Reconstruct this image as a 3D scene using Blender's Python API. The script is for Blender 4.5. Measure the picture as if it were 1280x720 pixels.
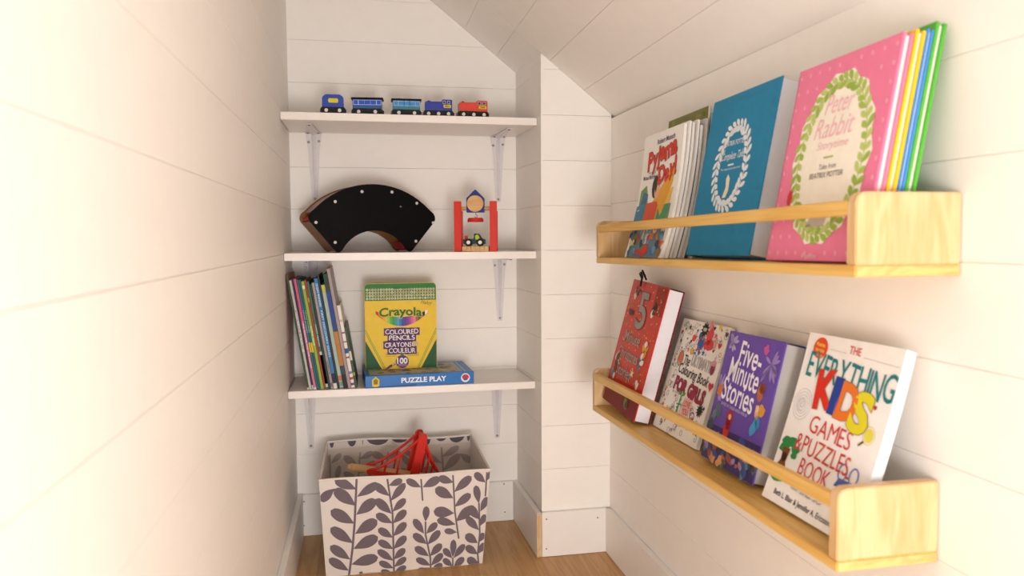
import bpy, bmesh, math, random
from mathutils import Vector, Matrix
random.seed(7)
for o in list(bpy.data.objects): bpy.data.objects.remove(o)
sc = bpy.context.scene
COL = sc.collection
R = math.radians

# ------------------------------------------------------------------ camera
CX, CY, CZ, YAW, PIT, ROL, FPX = 0.20464, -2.28183, 0.8775, 0.19158, 0.06682, -0.00489, 951.1
FW = Vector((math.sin(YAW)*math.cos(PIT), math.cos(YAW)*math.cos(PIT), -math.sin(PIT)))
R0 = Vector((math.cos(YAW), -math.sin(YAW), 0)); U0 = R0.cross(FW)
RT = math.cos(ROL)*R0 + math.sin(ROL)*U0
UP = -math.sin(ROL)*R0 + math.cos(ROL)*U0
CAMP = Vector((CX, CY, CZ))
cd = bpy.data.cameras.new('camera'); cam = bpy.data.objects.new('camera', cd); COL.objects.link(cam)
cam.matrix_world = Matrix(((RT.x, UP.x, -FW.x, CX), (RT.y, UP.y, -FW.y, CY), (RT.z, UP.z, -FW.z, CZ), (0, 0, 0, 1)))
cd.sensor_width = 36; cd.lens = FPX*36/1280; cd.clip_start = .01
cd.dof.use_dof = True; cd.dof.focus_distance = 1.85; cd.dof.aperture_fstop = 5.0
sc.camera = cam

# ------------------------------------------------------------------ world, lights, exposure
w = bpy.data.worlds.new('world'); sc.world = w; w.use_nodes = True
w.node_tree.nodes['Background'].inputs[0].default_value = (1.0, .965, .955, 1)
w.node_tree.nodes['Background'].inputs[1].default_value = 1.5
def area(name, loc, target, sx, sy, power, col):
    l = bpy.data.lights.new(name, 'AREA'); l.shape = 'RECTANGLE'; l.size = sx; l.size_y = sy
    l.energy = power; l.color = col
    o = bpy.data.objects.new(name, l); COL.objects.link(o); o.location = loc
    o.rotation_euler = (Vector(target)-Vector(loc)).to_track_quat('-Z', 'Y').to_euler()
    return o
area('doorway_light', (.36, -3.0, .40), (.42, 0, .75), .45, .5, 20, (1, .96, .95))
sc.view_settings.view_transform = 'Standard'; sc.view_settings.look = 'None'
sc.view_settings.exposure = 0.12; sc.view_settings.gamma = 1; sc.view_settings.use_curve_mapping = False

# ------------------------------------------------------------------ pixel helpers (a pixel gives a direction, a plane gives the distance)
def hit(px, py, n, c):
    D = FW + ((px-640)/FPX)*RT - ((py-360)/FPX)*UP
    n = Vector(n); t = (c - n.dot(CAMP))/n.dot(D)
    return CAMP + t*D
def onY(px, py, y): return hit(px, py, (0, 1, 0), y)
def onZ(px, py, z): return hit(px, py, (0, 0, 1), z)

# ------------------------------------------------------------------ room numbers
W0, W1, RD, XR, AR = .66119, .67291, .28794, .86709, .01528
TANR = math.tan(AR)
def wallx(y): return XR + TANR*(-RD - y)
YB = -2.7
SZ, SM = 1.205, .79                        # slope: z = SZ + (.872-x)*SM
def slope(x): return SZ + (.872-x)*SM

# ------------------------------------------------------------------ materials
def lin(c):
    if isinstance(c, str): c = tuple(int(c[i:i+2], 16) for i in (0, 2, 4))
    return tuple(((v/255)/12.92 if v/255 <= .04045 else ((v/255+.055)/1.055)**2.4) for v in c)
MATS = {}
def base(name, col, rough=.5, metal=0, coat=0, spec=.5):
    m = bpy.data.materials.new(name); m.use_nodes = True
    b = m.node_tree.nodes['Principled BSDF']
    b.inputs['Base Color'].default_value = (*lin(col), 1); b.inputs['Roughness'].default_value = rough
    b.inputs['Specular IOR Level'].default_value = spec; b.inputs['Metallic'].default_value = metal; b.inputs['Coat Weight'].default_value = coat
    return m, b
def flat(col, rough=.5, metal=0, var=.06, coat=0, spec=.22):
    """painted / printed colour with a faint mottling"""
    k = ('f', str(col), rough, metal, coat, spec)
    if k in MATS: return MATS[k]
    m, b = base('paint_'+(col if isinstance(col, str) else '%02x%02x%02x' % col), col, rough, metal, coat, spec)
    nt = m.node_tree; N = nt.nodes
    t = N.new('ShaderNodeTexCoord'); n = N.new('ShaderNodeTexNoise'); n.inputs['Scale'].default_value = 60
    nt.links.new(t.outputs['Object'], n.inputs['Vector'])
    h = N.new('ShaderNodeHueSaturation'); h.inputs['Color'].default_value = (*lin(col), 1)
    mr = N.new('ShaderNodeMapRange'); mr.inputs['To Min'].default_value = 1-var; mr.inputs['To Max'].default_value = 1+var
    nt.links.new(n.outputs['Fac'], mr.inputs['Value']); nt.links.new(mr.outputs[0], h.inputs['Value'])
    nt.links.new(h.outputs[0], b.inputs['Base Color'])
    MATS[k] = m; return m
def wood(name, c1, c2, axis, scale=18, stretch=12, rough=.45, ring=True):
    m, b = base(name, c1, rough)
    nt = m.node_tree; N = nt.nodes; L = nt.links.new
    t = N.new('ShaderNodeTexCoord'); mp = N.new('ShaderNodeMapping')
    s = [scale]*3; s[axis] = scale/stretch
    mp.inputs['Scale'].default_value = s
    oi = N.new('ShaderNodeObjectInfo'); ad = N.new('ShaderNodeVectorMath'); ad.operation = 'ADD'
    mu = N.new('ShaderNodeMath'); mu.operation = 'MULTIPLY'; mu.inputs[1].default_value = 37
    L(oi.outputs['Random'], mu.inputs[0]); L(t.outputs['Object'], mp.inputs['Vector']); L(mp.outputs[0], ad.inputs[0]); L(mu.outputs[0], ad.inputs[1])
    n = N.new('ShaderNodeTexNoise'); n.inputs['Scale'].default_value = 1; n.inputs['Detail'].default_value = 3
    n.inputs['Distortion'].default_value = .6
    L(ad.outputs[0], n.inputs['Vector'])
    sn = N.new('ShaderNodeMath'); sn.operation = 'MULTIPLY'; sn.inputs[1].default_value = 34 if ring else 9
    si = N.new('ShaderNodeMath'); si.operation = 'SINE'
    L(n.outputs['Fac'], sn.inputs[0]); L(sn.outputs[0], si.inputs[0])
    mr = N.new('ShaderNodeMapRange'); mr.inputs['From Min'].default_value = -1; mr.inputs['From Max'].default_value = 1
    L(si.outputs[0], mr.inputs['Value'])
    f = N.new('ShaderNodeTexNoise'); f.inputs['Scale'].default_value = 6; L(ad.outputs[0], f.inputs['Vector'])
    mx = N.new('ShaderNodeMath'); mx.operation = 'MULTIPLY'; L(mr.outputs[0], mx.inputs[0]); L(f.outputs['Fac'], mx.inputs[1])
    mix = N.new('ShaderNodeMix'); mix.data_type = 'RGBA'
    mix.inputs['A'].default_value = (*lin(c1), 1); mix.inputs['B'].default_value = (*lin(c2), 1)
    L(mx.outputs[0], mix.inputs['Factor']); L(mix.outputs['Result'], b.inputs['Base Color'])
    bp = N.new('ShaderNodeBump'); bp.inputs['Strength'].default_value = .05; bp.inputs['Distance'].default_value = .002
    L(f.outputs['Fac'], bp.inputs['Height']); L(bp.outputs[0], b.inputs['Normal'])
    return m
def plaster(name, col, rough=.45, bump=.03):
    m, b = base(name, col, rough)
    nt = m.node_tree; N = nt.nodes; L = nt.links.new
    t = N.new('ShaderNodeTexCoord'); n = N.new('ShaderNodeTexNoise'); n.inputs['Scale'].default_value = 25; n.inputs['Detail'].default_value = 5
    L(t.outputs['Object'], n.inputs['Vector'])
    h = N.new('ShaderNodeHueSaturation'); h.inputs['Color'].default_value = (*lin(col), 1)
    mr = N.new('ShaderNodeMapRange'); mr.inputs['To Min'].default_value = .97; mr.inputs['To Max'].default_value = 1.03
    L(n.outputs['Fac'], mr.inputs['Value']); L(mr.outputs[0], h.inputs['Value']); L(h.outputs[0], b.inputs['Base Color'])
    bp = N.new('ShaderNodeBump'); bp.inputs['Strength'].default_value = bump; bp.inputs['Distance'].default_value = .003
    L(n.outputs['Fac'], bp.inputs['Height']); L(bp.outputs[0], b.inputs['Normal'])
    return m
def fabric(name, col):
    m, b = base(name, col, .9)
    nt = m.node_tree; N = nt.nodes; L = nt.links.new
    t = N.new('ShaderNodeTexCoord')
    ws = []
    for ax in ('X', 'Z'):
        wv = N.new('ShaderNodeTexWave'); wv.bands_direction = ax; wv.inputs['Scale'].default_value = 260
        L(t.outputs['Object'], wv.inputs['Vector']); ws.append(wv)
    a = N.new('ShaderNodeMath'); a.operation = 'ADD'; L(ws[0].outputs['Fac'], a.inputs[0]); L(ws[1].outputs['Fac'], a.inputs[1])
    n = N.new('ShaderNodeTexNoise'); n.inputs['Scale'].default_value = 12; L(t.outputs['Object'], n.inputs['Vector'])
    h = N.new('ShaderNodeHueSaturation'); h.inputs['Color'].default_value = (*lin(col), 1)
    mr = N.new('ShaderNodeMapRange'); mr.inputs['To Min'].default_value = .94; mr.inputs['To Max'].default_value = 1.05
    L(n.outputs['Fac'], mr.inputs['Value']); L(mr.outputs[0], h.inputs['Value']); L(h.outputs[0], b.inputs['Base Color'])
    bp = N.new('ShaderNodeBump'); bp.inputs['Strength'].default_value = .15; bp.inputs['Distance'].default_value = .0006
    L(a.outputs[0], bp.inputs['Height']); L(bp.outputs[0], b.inputs['Normal'])
    return m
def pages(name, col='f1ebe2', sc_=900, axis='Y'):
    m, b = base(name, col, .8)
    nt = m.node_tree; N = nt.nodes; L = nt.links.new
    t = N.new('ShaderNodeTexCoord'); wv = N.new('ShaderNodeTexWave'); wv.bands_direction = axis
    wv.inputs['Scale'].default_value = sc_; wv.inputs['Distortion'].default_value = 1.5
    L(t.outputs['Object'], wv.inputs['Vector'])
    mix = N.new('ShaderNodeMix'); mix.data_type = 'RGBA'; mix.inputs['A'].default_value = (*lin(col), 1)
    mix.inputs['B'].default_value = (*[v*.72 for v in lin(col)], 1)
    L(wv.outputs['Fac'], mix.inputs['Factor']); L(mix.outputs['Result'], b.inputs['Base Color'])
    return m
M = dict(
    wall=plaster('white_wall_paint', 'f7f2eb', .5), ceil=plaster('white_ceiling_paint', 'f7f2eb', .55),
    base=plaster('white_baseboard_paint', 'f3eee8', .4), shelf=plaster('white_shelf_melamine', 'f1eae3', .35, .01),
    back=plaster('wall_backing', 'cfc6b6', .8),
    floor=wood('oak_floor', 'c79a62', 'ab7c47', 1, 26, 14, .45),
    rawx=wood('raw_wood_end', 'd9b98a', 'c49a66', 2, 30, 5, .6),
    pine_u=wood('pine_along', 'e6bd6c', 'd09a42', 0, 34, 16, .38), pine_z=wood('pine_upright', 'dab98a', 'c79a60', 2, 22, 7, .38),
    pine_d=wood('pine_end_grain', 'e3b672', 'c98f4c', 1, 30, 3, .5),
    toywood=wood('toy_beech', 'd6a96a', 'bd8a4c', 0, 40, 8, .5), brown=wood('brown_varnished_ply', '8e5c2c', '6f431d', 0, 30, 8, .35),
    metal=flat('8b857e', .35, .8), brkt=flat('e4dfe0', .35), cloth=fabric('basket_canvas', 'e6ddd4'), clothin=fabric('basket_lining', 'cfc2b6'),
    pg=pages('book_pages'), pgg=pages('grey_book_pages', 'b5b0aa'), pgw=pages('white_book_pages', 'f1eff5'),
    pgx=pages('shelf_book_pages', 'ded6c8', 900, 'X'),
)

# ------------------------------------------------------------------ mesh helpers
class MB:
    def __init__(s): s.v = []; s.f = []; s.mi = []; s.mats = []
    def mat(s, m):
        if m not in s.mats: s.mats.append(m)
        return s.mats.index(m)
    def add(s, vs, fs, m=None):
        o = len(s.v); s.v += [tuple(v) for v in vs]; s.f += [tuple(i+o for i in f) for f in fs]
        k = s.mat(m) if m else 0; s.mi += [k]*len(fs); return s
    def box(s, x0, x1, y0, y1, z0, z1, m=None):
        vs = [(x, y, z) for z in (z0, z1) for y in (y0, y1) for x in (x0, x1)]
        return s.add(vs, [(0, 2, 3, 1), (4, 5, 7, 6), (0, 1, 5, 4), (2, 6, 7, 3), (0, 4, 6, 2), (1, 3, 7, 5)], m)
    def prism(s, poly, a0, a1, axis='y', m=None):
        """poly 2D extruded: axis y -> (x,z), axis x -> (y,z), axis z -> (x,y)"""
        def P(p, a): return {'y': (p[0], a, p[1]), 'x': (a, p[0], p[1]), 'z': (p[0], p[1], a)}[axis]
        n = len(poly); vs = [P(p, a0) for p in poly]+[P(p, a1) for p in poly]
        fs = [tuple(range(n)), tuple(range(2*n-1, n-1, -1))]+[(i, i+n, (i+1) % n+n, (i+1) % n) for i in range(n)]
        return s.add(vs, fs, m)
    def cyl(s, p0, p1, r, n=14, r1=None, m=None):
        p0, p1 = Vector(p0), Vector(p1); d = (p1-p0).normalized(); a = d.orthogonal().normalized(); b = d.cross(a)
        r1 = r if r1 is None else r1
        vs = [p0+r*(math.cos(t)*a+math.sin(t)*b) for t in [2*math.pi*i/n for i in range(n)]]
        vs += [p1+r1*(math.cos(t)*a+math.sin(t)*b) for t in [2*math.pi*i/n for i in range(n)]]
        fs = [tuple(range(n-1, -1, -1)), tuple(range(n, 2*n))]+[(i, (i+1) % n, (i+1) % n+n, i+n) for i in range(n)]
        return s.add(vs, fs, m)
    def tube(s, pts, r, n=8, m=None):
        pts = [Vector(p) for p in pts]; rings = []
        for i, p in enumerate(pts):
            d = (pts[min(i+1, len(pts)-1)]-pts[max(i-1, 0)]).normalized(); a = d.cross(Vector((.31, .91, .22))).normalized(); b = d.cross(a)
            rings.append([p+r*(math.cos(2*math.pi*k/n)*a+math.sin(2*math.pi*k/n)*b) for k in range(n)])
        vs = [v for q in rings for v in q]; fs = []
        for i in range(len(pts)-1):
            for k in range(n): fs.append((i*n+k, i*n+(k+1) % n, (i+1)*n+(k+1) % n, (i+1)*n+k))
        fs += [tuple(range(n-1, -1, -1)), tuple(range((len(pts)-1)*n, len(pts)*n))]
        return s.add(vs, fs, m)
    def mesh(s, name, bevel=0, seg=2, smooth=False):
        me = bpy.data.meshes.new(name); me.from_pydata(s.v, [], s.f)
        bm = bmesh.new(); bm.from_mesh(me)
        for f, k in zip(bm.faces, s.mi): f.material_index = k
        bmesh.ops.recalc_face_normals(bm, faces=bm.faces)
        if bevel:
            es = [e for e in bm.edges if len(e.link_faces) == 2 and e.calc_face_angle(0) > .5]
            bmesh.ops.bevel(bm, geom=es, offset=bevel, segments=seg, affect='EDGES', clamp_overlap=True)
        if smooth:
            for f in bm.faces: f.smooth = True
            for e in bm.edges:
                if len(e.link_faces) == 2 and e.calc_face_angle(0) > .6: e.smooth = False
        bm.to_mesh(me); bm.free(); return me
    def build(s, name, m=None, parent=None, bevel=0, seg=2, smooth=False):
        me = s.mesh(name, bevel, seg, smooth)
        for q in ([m] if m else s.mats): me.materials.append(q)
        return link(name, me, parent)
def link(name, me, parent=None):
    o = bpy.data.objects.new(name, me); COL.objects.link(o)
    if parent is not None: o.parent = parent
    return o
def tag(o, label=None, cat=None, group=None, kind=None):
    if label: o['label'] = label
    if cat: o['category'] = cat
    if group: o['group'] = group
    if kind: o['kind'] = kind
    return o
def thing(name, label, cat, loc=(0, 0, 0), rz=0, group=None, mat=None):
    o = bpy.data.objects.new(name, None); COL.objects.link(o); o.empty_display_size = .02
    if mat is not None: o.matrix_world = mat
    else: o.location = loc; o.rotation_euler = (0, 0, rz)
    return tag(o, label, cat, group)
def copy_tree(o, parent=None):
    c = o.copy(); COL.objects.link(c); c.parent = parent
    for ch in [q for q in bpy.data.objects if q.parent == o]: copy_tree(ch, c)
    return c

# ------------------------------------------------------------------ the setting: shell of horizontal boards
def board_profile_mesh(length, z0, z1, th=.011, ch=.0008, gap=.0002):
    """board from 0..length on local x, front face on local y=0, body towards +y, z from z0 to z1"""
    p = [(0, z0+gap+ch), (0, z1-gap-ch), (ch, z1-gap), (th, z1-gap), (th, z0+gap), (ch, z0+gap)]
    return MB().prism(p, 0, length, 'x')
def wall_boards(parent, p0, p1, lines, clip=None):
    """boards along p0->p1 (plan), facing to the right-hand side... local x runs p0->p1, front = -local y"""
    p0, p1 = Vector((*p0, 0)), Vector((*p1, 0)); d = p1-p0; L = d.length; a = math.atan2(d.y, d.x)
    mat = Matrix.Translation(p0) @ Matrix.Rotation(a, 4, 'Z')
    cache = {}
    for z0, z1 in zip(lines[:-1], lines[1:]):
        need = False
        if clip:
            xs = [(mat @ Vector((t, 0, 0))).x for t in (0, L)]
            zs = [slope(x)-.001 for x in xs]
            if z0 > max(zs)-.004: continue
            need = z1 > min(zs)
        if not need:
            h = round(z1-z0, 4)
            if h not in cache:
                me = board_profile_mesh(L, 0, h).mesh('board'); me.materials.append(M['wall']); cache[h] = me
            o = link('board', cache[h], parent); o.matrix_world = mat @ Matrix.Translation((0, 0, z0))
        else:
            me = board_profile_mesh(L, z0, z1).mesh('board'); me.materials.append(M['wall'])
            bm = bmesh.new(); bm.from_mesh(me)
            no = Vector((SM, 0, 1)).normalized(); pt = Vector((.872, 0, SZ-.001))
            inv = mat.inverted()
            g = bm.verts[:]+bm.edges[:]+bm.faces[:]
            bmesh.ops.bisect_plane(bm, geom=g, plane_co=inv @ pt, plane_no=inv.to_3x3() @ no, clear_outer=True)
            bmesh.ops.holes_fill(bm, edges=[e for e in bm.edges if e.is_boundary]); bm.to_mesh(me); bm.free()
            if len(me.polygons) == 0: continue
            o = link('board', me, parent); o.matrix_world = mat
def slab(name, poly, a0, a1, axis, m): return tag(MB().prism(poly, a0, a1, axis).build(name, m), kind='structure')
T0, T1 = .011, .05
ZL = [1.206, 1.082, .958, .836, .714, .599, .488, .372, .246]           # measured joints, left wall
lines_left = sorted([0, .125]+ZL+[1.336, 1.458, 1.58, 1.70, 1.82, slope(0)])
zreg = [1.2014-.12*k for k in range(-5, 9)]
lines_reg = sorted([0, .122]+zreg)
wl = slab('wall_left', [(YB, 0), (.05, 0), (.05, slope(0)), (YB, slope(0))], -T1, -T0, 'x', M['back'])
wall_boards(wl, (0, YB), (0, -.0), lines_left)
wb = slab('wall_back', [(-T0, 0), (W0+.05, 0), (W0+.05, slope(W0+.05)), (-T0, slope(-T0))], T0, T1, 'y', M['back'])
wall_boards(wb, (0, 0), (W0, 0), lines_reg, True)
# side wall of the alcove, then the boxed-out chase and the right wall
wa = slab('wall_alcove', [(W0+.012, T0), (W1+.012, -RD+.012), (W1+.05, -RD+.012), (W0+.05, T0)], 0, slope(W1+.05), 'z', M['back'])
wall_boards(wa, (W0, 0), (W1, -RD), lines_reg, True)
wc = slab('wall_chase', [(W1+.012, 0), (XR+.02, 0), (XR+.02, slope(XR+.02)), (W1+.012, slope(W1+.012))], -RD+.012, -RD+.05, 'y', M['back'])
wall_boards(wc, (W1+.0035, -RD), (XR, -RD), lines_reg, True)
xe = wallx(YB)
wr = slab('wall_right', [(XR+T0, -RD+.05), (xe+T0, YB), (xe+T1, YB), (XR+T1, -RD+.05)], 0, 1.21, 'z', M['back'])
wall_boards(wr, (XR, -RD), (xe, YB), [0, .122, .235, .364, .482, .602, .725, .846, .966, 1.086, slope(.88)-.002])
tag(MB().box(W1-.0015, W1+.003, -RD-.0015, -RD+.004, .126, slope(W1)-.004).build('trim_1', M['wall'], bevel=.001), kind='structure')
# sloped ceiling: backing slab and boards running into the room
tn = Vector((SM, 0, 1)).normalized(); ts = Vector((-1, 0, SM)).normalized()
cpoly = [(.93, slope(.93)), (-.05, slope(-.05)), (-.05+.04*tn.x, slope(-.05)+.04*tn.z+.03), (.93+.04*tn.x, slope(.93)+.04*tn.z)]
cpoly = [(x+.0125*tn.x, z+.0125*tn.z) for x, z in cpoly]
cl = slab('ceiling', cpoly, YB, .06, 'y', M['back'])
LS = (.885-0)/(1/math.sqrt(1+SM*SM))
for y0, y1 in ((YB, -RD-.0008), (-RD+.0008, 0)):
    k = 0; s0 = 0.0; me = None
    L = y1-y0
    while s0 < LS:
        s1 = min(s0+.12, LS)
        p = [(s0+.0009, 0), (s1-.0009, 0), (s1-.0002, .0007), (s1-.0002, .011), (s0+.0002, .011), (s0+.0002, .0007)]
        P0 = Vector((.885, 0, slope(.885)))
        mb = MB(); n = len(p)
        vs = [P0+ts*a+tn*b+Vector((0, y, 0)) for y in (y0, y1) for a, b in p]
        mb.add(vs, [tuple(range(n)), tuple(range(2*n-1, n-1, -1))]+[(i, i+n, (i+1) % n+n, (i+1) % n) for i in range(n)])
        mb.build('board', M['ceil'], cl); s0 += .12
fl = slab('floor', [(-.06, YB), (.98, YB), (.98, .06), (-.06, .06)], -.05, -.012, 'z', M['back'])
pm = MB().box(0, .1897, YB, .05, -.012, 0).mesh('plank', .0003, 1); pm.materials.append(M['floor'])
for i in range(6):
    o = link('plank', pm, fl); o.location = (-.12+i*.19, 0, 0)
# baseboards
HB = .1235
def nails(parent, pts, n):
    for p in pts:
        p = Vector(p); MB().cyl(p, p+Vector(n)*.0006, .0021, 10).build('nail_hole', flat('6b5f55', .7), parent)
bb = tag(MB().box(.016, W0-.016, -.015, -.0005, .001, HB).build('baseboard_back', M['base'], bevel=.001), kind='structure')
nails(bb, [onY(380, 627, -.015), onY(380, 657, -.015), onY(630, 605, -.015), onY(631, 640, -.015)], (0, -1, 0))
bl = tag(MB().box(.0005, .016, YB, -.0005, .001, HB+.002).build('baseboard_left', M['base'], bevel=.001), kind='structure')
ba = tag(MB().prism([(W0-.0005, -.0005), (W1-.0035, -RD-.012), (W1-.0175, -RD-.012), (W0-.0155, -.0005)], .001, HB, 'z').build('baseboard_alcove', M['base'], bevel=.001), kind='structure')
MB().box(W1-.0172, W1-.0038, -RD-.0128, -RD-.0119, .0015, HB-.0005).build('raw_end', M['rawx'], ba)
bc = tag(MB().box(W1-.003, XR-.012, -RD-.013, -RD-.0015, .001, HB+.001).build('baseboard_chase', M['base'], bevel=.001), kind='structure')
yc = -RD-.013
nails(bc, [onY(683, 649, yc), onY(683, 686, yc), onY(747, 647, yc)], (0, -1, 0))
br = tag(MB().prism([(XR-.0005, -RD-.014), (xe-.0005, YB), (xe-.016, YB), (XR-.016, -RD-.014)], .001, HB+.001, 'z').build('baseboard_right', M['base'], bevel=.001), kind='structure')

# ------------------------------------------------------------------ alcove shelves and brackets
SH = [(1.1987, .248, 'topmost white shelf carrying the toy train'), (.838, .238, 'middle white shelf under the black arch toy'), (.4735, .2229, 'lowest white shelf under the thin books and puzzle box')]
TH = .0195
for z, d, lab in SH:
    xr = W0+(W1-W0)*d/RD-.001
    o = MB().prism([(.0015, -.001), (.0015, -d), (xr, -d), (W0-.001, -.001)], z-TH, z, 'z').build('wall_shelf', M['shelf'], bevel=.0012)
    tag(o, lab, 'shelf', 'white alcove shelves')
def make_bracket():
    t = thing('shelf_bracket', 'x', 'bracket', group='white tapered shelf brackets')
    def arm(name, L):
        # tapered pressed plate along -z (wall arm): width .046 -> .015, with a hollow ridge
        mb = MB()
        mb.prism([(-.023, 0), (.023, 0), (.016, -.05), (.0075, -L), (-.0075, -L), (-.016, -.05)], -.0025, 0, 'y')
        me = mb.build(name, M['brkt'], t, bevel=.0006)
        r = MB().add([(-.007, -.0024, -.004), (.007, -.0024, -.004), (0, -.0075, -.004), (-.004, -.0024, -L+.016), (.004, -.0024, -L+.016), (0, -.0045, -L+.016)],
                     [(0, 2, 1), (3, 4, 5), (0, 3, 5, 2), (2, 5, 4, 1), (0, 1, 4, 3)]).build('ridge', M['brkt'], me)
        for x, z in ((-.0145, -.026), (.0145, -.023), (0, -L+.008)):
            MB().cyl((x, -.0025, z), (x, -.0052, z), .0038, 12, .0026).build('screw', M['metal'], me)
        return me
    arm('wall_arm', .195)
    a = arm('shelf_arm', .19)
    a.rotation_euler = (R(90), 0, R(180))
    return t
b0 = make_bracket()
spots = [(.068, 0, 'left end of the topmost shelf'), (.606, 0, 'right end of the topmost shelf'), (.052, 1, 'left end of the middle shelf'), (.609, 1, 'right end of the middle shelf'),
         (.041, 2, 'left end of the lowest shelf'), (.598, 2, 'right end of the lowest shelf')]
where = ['under the topmost shelf behind the arch toy', 'under the topmost shelf above the red toy stand', 'under the middle shelf behind the leaning thin books', 'under the middle shelf beside the bare back wall',
         'under the lowest shelf beside the left wall', 'under the lowest shelf above the right of the basket']
for i, ((x, k, _), wh) in enumerate(zip(spots, where)):
    o = b0 if i == 0 else copy_tree(b0)
    o.location = (x, -.0006, SH[k][0]-TH-.0006); o['label'] = 'white tapered metal shelf bracket '+wh

# ------------------------------------------------------------------ print kit: flat shapes and lettering laid on covers
def text_letters(s, bold, jit, seed):
    """letters set one by one, each slightly turned and shifted"""
    rr = random.Random(seed); vs, fs, x = [], [], 0
    for ch in s:
        if ch == ' ': x += .28; continue
        v0, _ = text_shape(ch, 0); v, f = text_shape(ch, bold)
        a, b = min(p.x for p in v0), max(p.x for p in v0); m = (a+b)/2
        t, dz = (rr.random()-.5)*jit*1.1, (rr.random()-.5)*jit*.5; o = len(vs)
        for p in v:
            u, w_ = p.x-m, p.y-.35; vs.append(Vector((x+(b-a)/2+u*math.cos(t)-w_*math.sin(t), .35+dz+u*math.sin(t)+w_*math.cos(t))))
        fs += [tuple(i+o for i in q) for q in f]; x += b-a+.075
    return vs, fs
def text_shape(s, bold=0, spacing=1.0):
    cu = bpy.data.curves.new('t', 'FONT'); cu.body = s; cu.size = 1; cu.offset = bold; cu.resolution_u = 3; cu.space_character = spacing
    ob = bpy.data.objects.new('t', cu); me = bpy.data.meshes.new_from_object(ob)
    vs = [v.co.xy.copy() for v in me.vertices]; fs = [tuple(p.vertices) for p in me.polygons]
    bpy.data.objects.remove(ob); bpy.data.meshes.remove(me); bpy.data.curves.remove(cu)
    return vs, fs
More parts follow.
